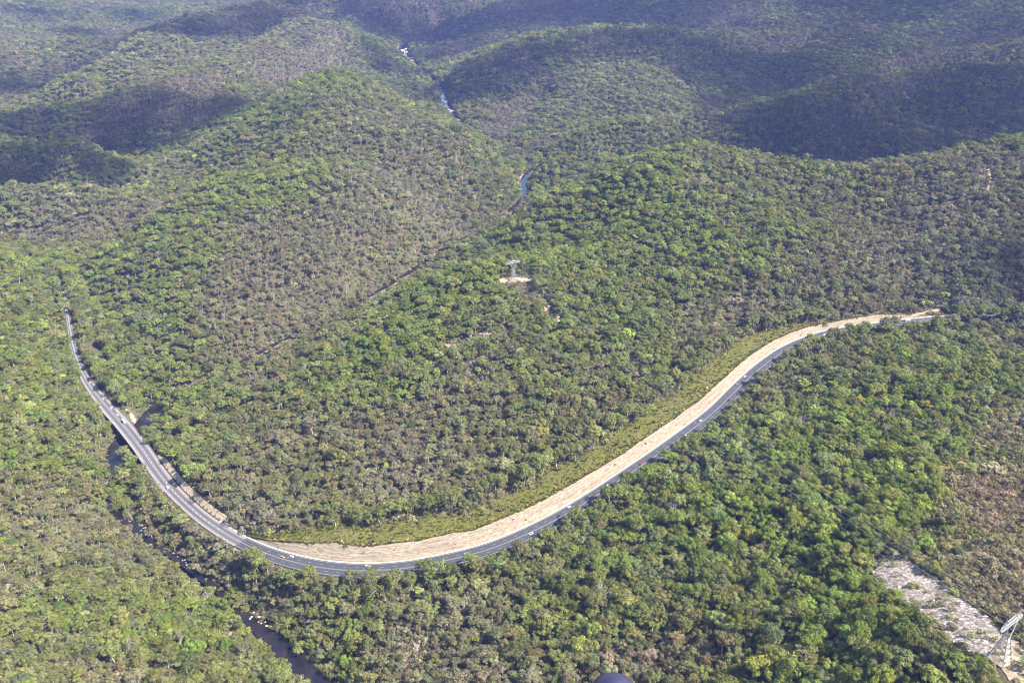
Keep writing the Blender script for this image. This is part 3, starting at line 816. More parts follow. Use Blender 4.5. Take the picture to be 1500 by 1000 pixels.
KIND = []          # crown, trunk, joined, radius, height
for sd, kw in [(1, dict()), (2, dict(R=6.0, nclump=26)), (3, dict(R=5.0, flat=0.7, nclump=20)), (4, dict(R=6.4, H=14, flat=0.45, nclump=28)), (5, dict(R=4.8, H=12, flat=0.75, nclump=18)),
               (6, dict(R=5.6, clump_r=0.28, nclump=26, leaves=50)), (7, dict(R=5.2, flat=0.6, clump_r=0.38)), (8, dict(R=6.0, sparse=0.42, nclump=20, limbs=12)), (9, dict(R=5.4, sparse=0.5, nclump=18, limbs=12)),
               (10, dict(R=4.2, H=10, nclump=14, flat=0.8))]:
    p_ = dict(R=5.5, H=13.0); p_.update(kw)
    KIND.append((*make_tree(100 + sd, **kw), p_['R'], p_['H']))
K_LIVE = list(range(8)) + [9]; K_SPARSE = [7, 8]
for sd in (11, 12):
    KIND.append((*make_tree(100 + sd, R=4.6, H=12, nclump=16, limbs=8, r0=0.22, dead=True), 4.6, 12.0))
K_DEAD = [10, 11]
# understorey shrubs: low, twiggy, wide
for sd in (21, 22, 23):
    KIND.append((*make_tree(100 + sd, R=2.4, H=2.6, nclump=9, leaves=40, leaf=0.42, flat=0.75, clump_r=0.42, limbs=4, r0=0.07), 2.4, 2.6))
K_SHRUB = [12, 13, 14]
# grass tuft
def make_tuft(seed):
    rng = np.random.default_rng(seed); n = 26
    th = rng.uniform(0, 6.28, n); r = rng.uniform(0, 0.55, n); ln = rng.uniform(0.4, 0.95, n)
    b0 = np.stack([np.cos(th) * r, np.sin(th) * r, 0 * r - 0.1], 1); tip = b0 + np.stack([np.cos(th) * ln * 0.5, np.sin(th) * ln * 0.5, ln], 1)
    sd = np.stack([-np.sin(th), np.cos(th), 0 * th], 1) * 0.16
    V = np.stack([b0 - sd, b0 + sd, tip + sd * 0.6, tip - sd * 0.6], 1).reshape(-1, 3)
    jm = mesh_np('tuft', V, np.arange(4 * n).reshape(n, 4), (MAT['leaf'],)); set_attr(jm, 'leafv', 'FLOAT', 'FACE', rng.uniform(0.2, 0.9, n).astype(np.float32))
    return None, None, jm, 0.8, 0.8
for sd in (31, 32): KIND.append(make_tuft(sd))
K_TUFT = [15, 16]
KR = np.array([k_[3] for k_ in KIND])

PROTO = bpy.data.collections.new('plant_kinds')
for i, k_ in enumerate(KIND):
    PROTO.objects.link(bpy.data.objects.new('kind_%02d' % i, k_[2]))

def scatter_group():
    ng = bpy.data.node_groups.new('scatter', 'GeometryNodeTree')
    ng.interface.new_socket('Geometry', in_out='INPUT', socket_type='NodeSocketGeometry')
    ng.interface.new_socket('Geometry', in_out='OUTPUT', socket_type='NodeSocketGeometry')
    N = ng.nodes.new; L = ng.links.new
    gi = N('NodeGroupInput'); go = N('NodeGroupOutput')
    ci = N('GeometryNodeCollectionInfo'); ci.inputs['Collection'].default_value = PROTO
    ci.inputs['Separate Children'].default_value = True; ci.inputs['Reset Children'].default_value = True
    iop = N('GeometryNodeInstanceOnPoints'); iop.inputs['Pick Instance'].default_value = True
    def attr(nm, t):
        a = N('GeometryNodeInputNamedAttribute'); a.data_type = t; a.inputs['Name'].default_value = nm
        return a.outputs['Attribute']
    er = N('FunctionNodeEulerToRotation')
    L(attr('rot', 'FLOAT_VECTOR'), er.inputs[0])
    L(gi.outputs[0], iop.inputs['Points']); L(ci.outputs[0], iop.inputs['Instance'])
    L(attr('idx', 'INT'), iop.inputs['Instance Index']); L(er.outputs[0], iop.inputs['Rotation']); L(attr('scl', 'FLOAT_VECTOR'), iop.inputs['Scale'])
    L(iop.outputs[0], go.inputs[0])
    return ng
SCATTER = scatter_group()
def scatter(name, pos, rot, scl, idx, tint, label):
    me = bpy.data.meshes.new(name)
    me.vertices.add(len(pos)); me.vertices.foreach_set('co', np.ascontiguousarray(pos, np.float32).ravel())
    set_attr(me, 'rot', 'FLOAT_VECTOR', 'POINT', rot.astype(np.float32)); set_attr(me, 'scl', 'FLOAT_VECTOR', 'POINT', scl.astype(np.float32))
    set_attr(me, 'idx', 'INT', 'POINT', idx.astype(np.int32))
    set_attr(me, 'tint', 'FLOAT_COLOR', 'POINT', np.concatenate([tint, np.ones((len(tint), 1))], 1).astype(np.float32))
    me.update()
    o = ob(name, me, kind='stuff', label=label)
    md = o.modifiers.new('scatter', 'NODES'); md.node_group = SCATTER
    return o

# --- what grows where: broad patches of leaf colour measured on the slopes, one holding cloud shade
TF = 1.30
GREEN = TF * np.array([0.124, 0.156, 0.029]); MID = TF * np.array([0.112, 0.131, 0.036]); OLIVE = TF * np.array([0.124, 0.122, 0.050]); GREYG = TF * np.array([0.128, 0.126, 0.080])
BROWN = TF * np.array([0.142, 0.124, 0.084]); RUST = TF * np.array([0.150, 0.108, 0.076]); YELLOW = TF * np.array([0.175, 0.178, 0.040]); DARK = TF * np.array([0.055, 0.080, 0.024])
TAN = TF * np.array([0.162, 0.150, 0.094])
PATCHES = []       # X, Y, 1/rx, 1/ry, colour, strength, density factor
def grow(x, y, rx, ry, color, strength, dens=1.0):
    p = hit(x, y, 8.0); _, _, dep = project(p)
    ang = math.atan2(CAM_H - p[2], p[1])
    PATCHES.append((p[0], p[1], FPX / (rx * dep), FPX * math.sin(ang) / (ry * dep), color, strength, dens))
grow(1200, 720, 230, 170, GREEN, 0.75, 1.15); grow(1060, 860, 140, 110, MID, 0.6, 1.05); grow(1350, 560, 190, 70, GREEN, 0.6, 1.15)
grow(1490, 740, 75, 130, RUST, 0.85, 0.05); grow(1440, 830, 65, 60, BROWN, 0.8, 0.08); grow(1480, 610, 60, 50, BROWN, 0.5, 0.7); grow(1500, 900, 60, 50, RUST, 0.8, 0.05); grow(1400, 960, 60, 40, BROWN, 0.6, 0.5); grow(775, 438, 36, 22, OLIVE, 0.7, 0.1)
grow(620, 930, 110, 60, BROWN, 0.7, 0.65); grow(560, 980, 70, 50, TAN, 0.6, 0.6); grow(700, 870, 60, 40, BROWN, 0.5, 0.8); grow(960, 950, 90, 50, RUST, 0.6, 0.7)
grow(880, 880, 80, 60, OLIVE, 0.6); grow(1050, 690, 70, 50, GREYG, 0.6)
grow(120, 850, 180, 130, MID, 0.5); grow(300, 900, 90, 70, GREEN, 0.6, 1.1); grow(130, 640, 100, 50, BROWN, 0.5, 0.85); grow(60, 560, 120, 110, MID, 0.6, 1.1)
grow(60, 460, 100, 80, MID, 0.6, 1.1); grow(100, 740, 130, 50, OLIVE, 0.6); grow(20, 870, 30, 60, TAN, 0.5, 0.6)
grow(520, 640, 190, 70, BROWN, 0.42, 0.85); grow(680, 560, 110, 70, BROWN, 0.3, 0.9); grow(330, 620, 90, 60, MID, 0.6, 1.05); grow(560, 520, 130, 50, GREEN, 0.6, 1.1)
grow(620, 440, 150, 40, GREEN, 0.65, 1.1); grow(820, 620, 140, 70, OLIVE, 0.55); grow(900, 450, 130, 50, MID, 0.6, 1.1); grow(980, 380, 110, 50, GREEN, 0.45, 1.05)
grow(1060, 480, 80, 50, BROWN, 0.5, 0.8); grow(880, 350, 110, 30, GREEN, 0.5, 1.1); grow(910, 270, 120, 40, GREEN, 0.75, 1.15); grow(1050, 260, 60, 40, BROWN, 0.6, 0.8)
grow(1100, 320, 90, 60, MID, 0.5); grow(1300, 300, 190, 45, OLIVE, 0.7); grow(1250, 390, 140, 40, BROWN, 0.6, 0.85); grow(1430, 320, 100, 60, BROWN, 0.55, 0.85)
grow(1420, 400, 110, 50, DARK, 0.5); grow(1150, 450, 80, 20, GREYG, 0.5)  # DARK here paints the cloud's shade on the right slope into the leaves
grow(470, 380, 150, 80, BROWN, 0.65, 0.8); grow(380, 440, 110, 50, BROWN, 0.6, 0.85); grow(570, 300, 110, 60, TAN, 0.75, 0.8); grow(560, 230, 140, 50, TAN, 0.65, 0.85)
grow(230, 400, 90, 90, MID, 0.7, 1.1); grow(300, 300, 90, 30, GREEN, 0.55, 1.1); grow(380, 270, 110, 35, GREEN, 0.4, 1.0); grow(250, 250, 80, 40, TAN, 0.5)
grow(430, 180, 120, 30, OLIVE, 0.6); grow(400, 210, 100, 25, GREEN, 0.45); grow(420, 165, 40, 18, DARK, 0.7); grow(490, 112, 30, 14, GREEN, 0.7)
grow(560, 160, 90, 30, GREYG, 0.6); grow(680, 230, 80, 30, GREYG, 0.5); grow(950, 190, 110, 25, GREEN, 0.4); grow(280, 90, 190, 40, TAN, 0.6); grow(430, 60, 90, 40, TAN, 0.6)
grow(100, 280, 110, 25, TAN, 0.5); grow(100, 330, 90, 20, BROWN, 0.5); grow(90, 80, 160, 60, TAN, 0.5); grow(880, 130, 120, 50, TAN, 0.4); grow(850, 45, 60, 20, TAN, 0.8, 0.8)
PX = np.array([(p[0], p[1], p[2], p[3], p[5], p[6]) for p in PATCHES]); PCOL = np.array([p[4] for p in PATCHES])

def ecology(X, Y, dry=0.68):
    """tint (n,3) and density (n,) of the vegetation"""
    n = len(X)
    f = (0.6 * fbm(X / 110, Y / 110, 61, 4) + 0.7 * fbm(X / 330, Y / 330, 67, 3))[:, None]
    col = np.where(f > 0.0, MID + (GREEN - MID) * np.clip(f * 1.6, 0, 1), np.where(f > -0.25, MID + (OLIVE - MID) * np.clip(-f * 4.0, 0, 1), OLIVE + (0.5 * GREYG + 0.5 * BROWN - OLIVE) * np.clip((-f - 0.25) * 4.0, 0, 1)))
    dens = 1.0 + 0.35 * f[:, 0]
    wob_x = X + fbm(X / 60, Y / 60, 71, 3) * 45; wob_y = Y + fbm(X / 60, Y / 60, 75, 3) * 45
    for q, c in zip(PX, PCOL):
        r = ((wob_x - q[0]) * q[2]) ** 2 + ((wob_y - q[1]) * q[3]) ** 2
        w = q[4] * np.clip(1.25 - r, 0, 1) * (dry if c[0] > c[1] else 1.0)
        col = col * (1 - w[:, None]) + c * w[:, None]
        dens = dens * (1 + (q[5] - 1) * np.clip(1.25 - r, 0, 1))
    dens = np.where(dens < 0.45, dens, np.clip(dens, 0.72, 1.3))
    return col, dens

RNG = np.random.default_rng(20240)
def in_view(X, Y, Z, margin=110):
    x, y, dep = project(np.stack([X, Y, Z + 8], -1))
    return (x > -margin) & (x < 1500 + margin) & (y > -60) & (y < 1000 + margin * 1.6) & (Y > 100)
def clear_ground(X, Y, pad_bare=0.0, low=False):
    """True where plants may stand"""
    ix = np.clip(np.searchsorted(GX, X) - 1, 0, len(GX) - 2); iy = np.clip(np.searchsorted(GY, Y) - 1, 0, len(GY) - 2)
    ok = np.ones(len(X), bool)
    nearr = ROADD(X, Y) < 90
    q = np.where(nearr)[0]
    if len(q):
        D, I = poly_dist(X[q], Y[q], RC)
        side = (X[q] - RC[I, 0]) * RN[I, 0] + (Y[q] - RC[I, 1]) * RN[I, 1]
        wc, hc, wg = cut_dims(I)
        pad = 1.0 if low else 3.0
        rag = fbm(X[q] / 22, Y[q] / 22, 91, 3) * 14.0 * (wg > 10)
        lim = -rag * (side > 0) - 6.0 * (low and 1.0) * (side > 0) * (wg > 10) + np.where(side > 0, RC[I, 3] + 2.0 + wc + wg + (pad if not low else 1) - np.where(wc < 0.5, 0, 3), RC[I, 3] + (2.0 if low else np.where(I > I_CUT0, np.where(I > I_CUT1 + 6, -2.0, np.where(I > I_CUT1 - 5, 1.5, 10.0)), np.where(I < I_BR0 - 25, 0.8, 6.0))))
        ok[q] = D > lim
    nr = RIVD(X, Y) < 30
    q = np.where(nr)[0]
    if len(q):
        D, I = poly_dist(X[q], Y[q] + (0 if low else 3.0), VC); D2, I2 = poly_dist(X[q], Y[q], CC)
        ok[q] &= (D > VC[I, 3] * 1.2 + np.where(VC[I, 3] < 3.3, 0.3, 1.0 if low else 3.4)) & (D2 > CC[I2, 3] + (0 if low else 1.0))
    for P, pad in BARE:
        lo = P.min(0) - 22; hi = P.max(0) + 6
        q = np.where((X > lo[0]) & (X < hi[0]) & (Y > lo[1]) & (Y < hi[1]))[0]
        if len(q):
            ins = inside(P, X[q], Y[q])
            if not low: ins |= inside(P, X[q], Y[q] + 5) | inside(P, X[q], Y[q] + 10) | inside(P, X[q], Y[q] + 15) | inside(P, X[q], Y[q] + 19)
            if low: ins &= _hash(np.floor(X[q] * 9), np.floor(Y[q] * 9), 3) > 0.22
            ok[q] &= ~ins
    if not low:
        hb = inside(HEATH, X, Y)
        ok &= ~(inside(SLAB_SIDE, X, Y) | inside(SLAB_SIDE, X, Y + 7) | inside(SLAB_SIDE, X, Y + 15))
        ok &= ~(hb & (_hash(np.floor(X * 7), np.floor(Y * 7), 5) > 0.05))
    for cx, cy, r in CLEAR:
        q = np.where((np.abs(X - cx) < r + 20) & (np.abs(Y - cy) < r + 20))[0]
        for sh in ((0,) if low else (0, 5, 10)):
            ok[q] &= np.hypot(X[q] - cx, Y[q] + sh - cy) > (r * 0.4 if low else r)
    return ok

def field(lo_y, hi_y, s, margin):
    """jittered hexagonal spread of candidate spots between two distances"""
    xs = np.arange(-0.75 * hi_y - 200, 0.75 * hi_y + 200, s); ys = np.arange(lo_y, hi_y, s * 0.87)
    X, Y = np.meshgrid(xs, ys)
    X = X + (np.arange(len(ys)) % 2)[:, None] * s * 0.5
    X = (X + RNG.uniform(-0.42, 0.42, X.shape) * s).ravel(); Y = (Y + RNG.uniform(-0.42, 0.42, Y.shape) * s).ravel()
    Z = HZ(X, Y)
    k_ = in_view(X, Y, Z, margin)
    return X[k_], Y[k_], Z[k_]

def plant(lo_y, hi_y, s, margin, size):
    X, Y, Z = field(lo_y, hi_y, s, margin)
    col, dens = ecology(X, Y)
    keep = (RNG.random(len(X)) < np.clip(0.93 * dens, 0, 1)) & clear_ground(X, Y)
    X, Y, Z, col, dens = X[keep], Y[keep], Z[keep], col[keep], dens[keep]
    n = len(X)
    u = RNG.random(n)
    brown = np.clip((col[:, 0] - col[:, 1]) / 0.03 + 0.5, 0, 1)           # 1 = brown stands: thin crowns
    idx = RNG.choice(K_LIVE, n)
    thin = u < 0.04 + 0.28 * brown
    idx[thin] = RNG.choice(K_SPARSE, thin.sum())
    dead = u > 1 - (0.016 + 0.016 * brown)
    idx[dead] = RNG.choice(K_DEAD, dead.sum())
    sc = size * RNG.lognormal(0, 0.26, n) * np.clip(0.75 + 0.25 * dens, 0.6, 1.12) * (1 - 0.18 * brown)
    em = RNG.random(n); sc = sc * np.where(em < 0.07, 1.4, np.where(em > 0.72, 0.72, 1.0))
    sc = np.clip(sc, 0.45 * size, 1.8 * size)
    # each tree has its own leaf colour
    v = RNG.normal(0, 1, (n, 1))
    other = np.stack([GREEN, MID, OLIVE, GREYG, GREYG, BROWN, DARK, YELLOW, GREEN])[RNG.integers(0, 9, n)]
    w = np.clip(RNG.beta(1.1, 3.0, (n, 1)), 0, 0.9)
    t = col * (1 - w) + other * w
    t = t * np.exp(v * 0.20) * np.exp(RNG.normal(0, 0.06, (n, 3)))
    scl = np.stack([sc * RNG.uniform(0.78, 1.25, n), sc * RNG.uniform(0.78, 1.25, n), sc * RNG.uniform(0.8, 1.2, n)], 1)
    rot = np.stack([RNG.normal(0, 0.05, n), RNG.normal(0, 0.05, n), RNG.uniform(0, 6.283, n)], 1)
    return dict(X=X, Y=Y, Z=Z - 0.3, idx=idx, scl=scl, rot=rot, tint=t)
def join(*ds): return {k_: np.concatenate([d[k_] for d in ds]) for k_ in ds[0]}
NEARF = join(plant(200, 820, 6.0, 280, 0.83), plant(820, 1500, 6.4, 180, 0.87))
MIDF = plant(1500, 3000, 7.3, 90, 0.96)
FARF = plant(3000, 6800, 9.4, 60, 1.18)

# trees hand placed along the top of the grass and at the road edge
def edge_trees(i0, i1, off_fn, step, n_jit, size):
    out = []
    i = i0
    while i < i1:
        j = int(i); d = off_fn(j) + RNG.normal(0, n_jit)
        out.append((RC[j, 0] + RN[j, 0] * d, RC[j, 1] + RN[j, 1] * d)); i += step * RNG.uniform(0.6, 1.5)
    P = np.array(out); n = len(P)
    col, dens = ecology(P[:, 0], P[:, 1])
    sc = size * RNG.uniform(0.8, 1.35, n)
    t = (MID * 0.6 + col * 0.4) * np.exp(RNG.normal(0, 0.15, (n, 1)))
    return dict(X=P[:, 0], Y=P[:, 1], Z=HZ(P[:, 0], P[:, 1]) - 0.3, idx=RNG.choice([0, 1, 2, 3, 5, 6, 7], n), scl=np.stack([sc, sc, sc * RNG.uniform(0.9, 1.15, n)], 1),
                rot=np.stack([0 * sc, 0 * sc, RNG.uniform(0, 6.28, n)], 1), tint=t)
def top_off(j):
    wc, hc, wg = cut_dims(j); return float(hw(j) + 1.6 + wc + wg * 0.93)
EDGE_UP = edge_trees(I_CUT0 + 26, I_GRASS1 - 10, top_off, 2.6, 5.0, 1.30)
EDGE_LOW = edge_trees(I_CUT0 + 12, I_CUT1 - 4, lambda j: -(float(hw(j)) + 11.5), 2.8, 2.6, 1.25)

EDGE_END = edge_trees(I_CUT1 + 2, NR - 6, lambda j: -(float(hw(j)) + 4.5), 1.5, 1.2, 1.15)
# the trees that show largest stand as individuals
allow = NEARF
x, y, dep = project(np.stack([allow['X'], allow['Y'], allow['Z'] + 8], 1))
score = KR[allow['idx']] * allow['scl'][:, 0] / dep
score[(x < 4) | (x > 1496) | (y < 4) | (y > 996)] = -1
n_up = min(len(EDGE_UP['X']), 44); n_low = min(len(EDGE_LOW['X']), 40)
N_SINGLE = 296 - n_up - n_low
pick = np.argsort(-score)[:N_SINGLE]
mask = np.zeros(len(score), bool); mask[pick] = True
SINGLE = {k_: v[mask] for k_, v in allow.items()}
rest = join({k_: v[~mask] for k_, v in allow.items()}, MIDF, FARF, EDGE_END, {k_: v[n_up:] for k_, v in EDGE_UP.items()}, {k_: v[n_low:] for k_, v in EDGE_LOW.items()})
scatter('forest', np.stack([rest['X'], rest['Y'], rest['Z']], 1), rest['rot'], rest['scl'], rest['idx'], rest['tint'], 'dense eucalyptus forest covering the hills and gorges')
print('forest trees', len(rest['X']), 'single', mask.sum(), 'edge', len(EDGE_UP['X']), len(EDGE_LOW['X']))

COLOR_WORD = [('bright green', GREEN), ('green', MID), ('olive green', OLIVE), ('grey green', GREYG), ('brownish', BROWN), ('yellow green', YELLOW), ('dark green', DARK), ('tan', TAN), ('rusty brown', RUST)]
def color_word(t):
    t = t / t.sum()
    return min(COLOR_WORD, key=lambda w: np.abs(w[1] / w[1].sum() - t).sum() )[0]
def single_tree(d, i, label, group):
    k_ = KIND[int(d['idx'][i])]
    dead = k_[0] is None
    e = empty('dead_tree' if dead else 'gum_tree', (d['X'][i], d['Y'][i], d['Z'][i]), label=label, cat='tree', group=group)
    e.rotation_euler = d['rot'][i]; e.scale = d['scl'][i]
    ob('trunk', k_[1], e)
    if not dead:
        c = ob('crown', k_[0], e); c['tint'] = [float(q) for q in d['tint'][i]]
    return e
def zone(X, Y):
    px, py, _ = project(np.array([X, Y, float(HZ(X, Y)) + 8]))
    if px > 1270 and py > 780: return 'beside the pale rock slab'
    if px > 1000: return 'in forest left of the slab'
    if px > 720: return 'in forest below the highway'
    if px > 470: return 'in scrub below the bend'
    return 'on the slope beside the river'
ORD = ('first second third fourth fifth sixth seventh eighth ninth tenth eleventh twelfth thirteenth fourteenth fifteenth sixteenth seventeenth eighteenth nineteenth twentieth').split()
def ordinal(i):
    if i < 20: return ORD[i]
    tens = {2: 'twenty', 3: 'thirty', 4: 'forty', 5: 'fifty'}[(i + 1) // 10]
    return tens + '-' + ORD[(i + 1) % 10 - 1] if (i + 1) % 10 else {3: 'thirtieth', 4: 'fortieth', 5: 'fiftieth'}[(i + 1) // 10]
names_ = []
for i in range(mask.sum()):
    dead = KIND[int(SINGLE['idx'][i])][0] is None
    w = 'bare grey dead' if dead else color_word(SINGLE['tint'][i])
    sz = '' if dead else ('broad ' if SINGLE['scl'][i, 0] > 1.15 else '')
    names_.append((sz + w, zone(SINGLE['X'][i], SINGLE['Y'][i])))
pxs = project(np.stack([SINGLE['X'], SINGLE['Y'], SINGLE['Z'] + 8], 1))[0]
for key in sorted(set(names_)):
    mem = sorted([i for i in range(len(names_)) if names_[i] == key], key=lambda i: pxs[i])
    for r_, i in enumerate(mem):
        lab = '%s gum tree %s' % key if len(mem) == 1 else '%s gum %s, %s such from the left' % (key[0], key[1], ordinal(r_))
        single_tree(SINGLE, i, lab, '%s trees %s' % key)
for i in range(n_up):
    single_tree(EDGE_UP, i, 'pale trunked gum at the top of the grassy clearing, %s counted from the bend' % ordinal(i), 'gums lining the grassy clearing')
for i in range(n_low):
    single_tree(EDGE_LOW, i, 'roadside gum overhanging the outer edge of the highway, %s counted from the bend' % ordinal(i), 'gums along the outer road edge')

# understorey
def shrubs(lo, hi, s, margin, keep_p):
    X, Y, Z = field(lo, hi, s, margin)
    col, dens = ecology(X, Y, 1.0)
    k_ = (RNG.random(len(X)) < np.where((dens < 0.45) | inside(HEATH, X, Y), 1.0, keep_p)) & clear_ground(X, Y, low=True)
    X, Y, Z, col, dens = X[k_], Y[k_], Z[k_], col[k_], dens[k_]; n = len(X)
    mixc = np.stack([BROWN, TAN, GREYG, OLIVE, RUST, MID])[RNG.integers(0, 6, n)]
    hb = inside(HEATH, X, Y)
    mixc[hb] = np.stack([BROWN, RUST, RUST, OLIVE, TAN])[RNG.integers(0, 5, hb.sum())]
    t = (0.45 * col + 0.55 * mixc) * np.exp(RNG.normal(0, 0.25, (n, 1)))
    sc = RNG.lognormal(0, 0.35, n) * np.where(inside(HEATH, X, Y), 1.15, 1.0)
    return dict(X=X, Y=Y, Z=Z - 0.2, idx=RNG.choice(K_SHRUB, n), scl=np.stack([sc, sc, sc * RNG.uniform(0.7, 1.3, n)], 1), rot=np.stack([0 * sc, 0 * sc, RNG.uniform(0, 6.28, n)], 1), tint=t)
US = join(shrubs(200, 900, 3.6, 260, 0.62), shrubs(900, 1400, 4.4, 80, 0.65), shrubs(1400, 2300, 5.0, 60, 0.75))
scatter('scrub', np.stack([US['X'], US['Y'], US['Z']], 1), US['rot'], US['scl'], US['idx'], US['tint'], 'low brown and grey heath scrub between the trees')

# grass and yellow flowering tufts on the clearing
n = 10500
gi_ = RNG.integers(I_CUT0 + 4, I_GRASS1, n)
wc, hc, wg = cut_dims(gi_)
u = RNG.beta(0.8, 1.2, n); u[: n // 2] = np.abs(RNG.normal(0, 0.045, n // 2))
d = hw(gi_) + 1.6 + wc * 0.98 + wg * u + 0.3
jt = RNG.uniform(-2, 2, n)
X = RC[gi_, 0] + RN[gi_, 0] * d + RT[gi_, 0] * jt; Y = RC[gi_, 1] + RN[gi_, 1] * d + RT[gi_, 1] * jt
Z = road_profile(NATZ(X, Y), gi_, d, hw(gi_), RC[gi_, 2])
t = np.where((RNG.random(n) < 0.62 - 0.55 * np.clip(u * 6, 0, 1))[:, None], np.array([0.26, 0.235, 0.075]), np.array([0.112, 0.118, 0.026])) * np.exp(RNG.normal(0, 0.3, (n, 1)))
sc = RNG.lognormal(-0.25, 0.45, n)
scatter('grass', np.stack([X, Y, Z], 1), np.stack([0 * sc, 0 * sc, RNG.uniform(0, 6.28, n)], 1), np.stack([sc, sc, sc], 1), RNG.choice(K_TUFT, n), t, 'yellow flowering grass tufts on the clearing above the cutting')

# sparse weeds and small bushes on the cutting
n = 170
gi_ = RNG.integers(I_CUT0 + 6, I_CUT1 - 6, n); wc, hc, wg = cut_dims(gi_)
u = RNG.beta(0.8, 0.8, n); d = hw(gi_) + 1.8 + wc * u; jt = RNG.uniform(-2, 2, n)
X = RC[gi_, 0] + RN[gi_, 0] * d + RT[gi_, 0] * jt; Y = RC[gi_, 1] + RN[gi_, 1] * d + RT[gi_, 1] * jt
Z = road_profile(NATZ(X, Y), gi_, d, hw(gi_), RC[gi_, 2]) + 0.1
sc = RNG.lognormal(-1.4, 0.4, n)
scatter('weeds', np.stack([X, Y, Z], 1), np.stack([0 * sc, 0 * sc, RNG.uniform(0, 6.28, n)], 1), np.stack([sc, sc, sc], 1), RNG.choice(K_SHRUB, n), np.stack([OLIVE, BROWN, MID])[RNG.integers(0, 3, n)] * 0.9, 'small weeds scattered over the bare cutting')

# a few bushes strayed onto the grass
n = 150
gi_ = RNG.integers(I_CUT0 + 10, I_GRASS1 - 15, n); wc, hc, wg = cut_dims(gi_)
d = hw(gi_) + 1.6 + wc + wg * RNG.beta(2.2, 1.1, n); jt = RNG.uniform(-2, 2, n)
X = RC[gi_, 0] + RN[gi_, 0] * d + RT[gi_, 0] * jt; Y = RC[gi_, 1] + RN[gi_, 1] * d + RT[gi_, 1] * jt
Z = road_profile(NATZ(X, Y), gi_, d, hw(gi_), RC[gi_, 2]) - 0.3
sc = RNG.lognormal(-0.5, 0.4, n)
scatter('undergrowth', np.stack([X, Y, Z], 1), np.stack([0 * sc, 0 * sc, RNG.uniform(0, 6.28, n)], 1), np.stack([sc, sc, sc], 1), RNG.choice(K_SHRUB, n), np.stack([OLIVE, MID, GREEN, YELLOW])[RNG.integers(0, 4, n)] * 0.9, 'small bushes strayed onto the grassy clearing')

# ------------------------------------------------------------------ bridge
br = empty('road_bridge', (RC[(I_BR0 + I_BR1) // 2, 0], RC[(I_BR0 + I_BR1) // 2, 1], -36.0), label='concrete road bridge carrying the road over the dark river', cat='bridge')
def br_part(name, me):
    o = ob(name, me, br); o.matrix_parent_inverse = Matrix.Translation(br.location).inverted(); return o
ia, ib = I_BR0 - 4, I_BR1 + 4
def rect_rail(off0, off1, z0, z1, mat, name):
    """prism along the bridge between two offsets and two heights"""
    i = np.arange(ia, ib + 1)
    def rail(o, z): return np.stack([RC[i, 0] + RN[i, 0] * o, RC[i, 1] + RN[i, 1] * o, RC[i, 2] + z], 1)
    r = [rail(off0, z1), rail(off1, z1), rail(off1, z0), rail(off0, z0), rail(off0, z1)]
    V = np.stack(r, 0)
    me = mesh_np(name, V.reshape(-1, 3), grid_faces(V.shape[0], V.shape[1]), (mat,))
    return br_part(name, me)
W = 9.2
rect_rail(-W, W, -1.5, -0.05, MAT['bridge_concrete'], 'deck')
for s_ in (-1, 1):
    rect_rail(s_ * (W - 0.35) - 0.2, s_ * (W - 0.35) + 0.2, -0.05, 0.85, MAT['bridge_concrete'], 'parapet')
    g = Geo()
    for j in range(ia, ib, 1):
        p = RC[j]; c = p[:2] + RN[j] * s_ * (W - 0.35)
        g.box((c[0], c[1], p[2] + 1.15), (0.12, 0.12, 0.6))
        q = RC[j + 1]; c2 = q[:2] + RN[j + 1] * s_ * (W - 0.35)
        g.bar((c[0], c[1], p[2] + 1.4), (c2[0], c2[1], q[2] + 1.4), 0.08)
    br_part('handrail', g.mesh('handrail', MAT['galvanised']))
for off in (-5.5, 0, 5.5):
    rect_rail(off - 0.6, off + 0.6, -3.0, -1.52, MAT['bridge_concrete'], 'girder')
for j in np.linspace(ia + 5, ib - 5, 4).astype(int):
    g = Geo(); ang = math.atan2(RT[j, 1], RT[j, 0])
    zb = float(HZ(RC[j, 0], RC[j, 1])) - 2; zt = RC[j, 2] - 3.0
    for o_ in (-5.5, 5.5):
        c = RC[j, :2] + RN[j] * o_
        g.tube([(c[0], c[1], zb), (c[0], c[1], zt - 1.0)], 0.9, 10)
    c = RC[j]
    g.box((c[0], c[1], zt - 0.6), (2.0, 14.5, 1.2), ang)
    br_part('pier', g.mesh('pier', MAT['bridge_concrete']))

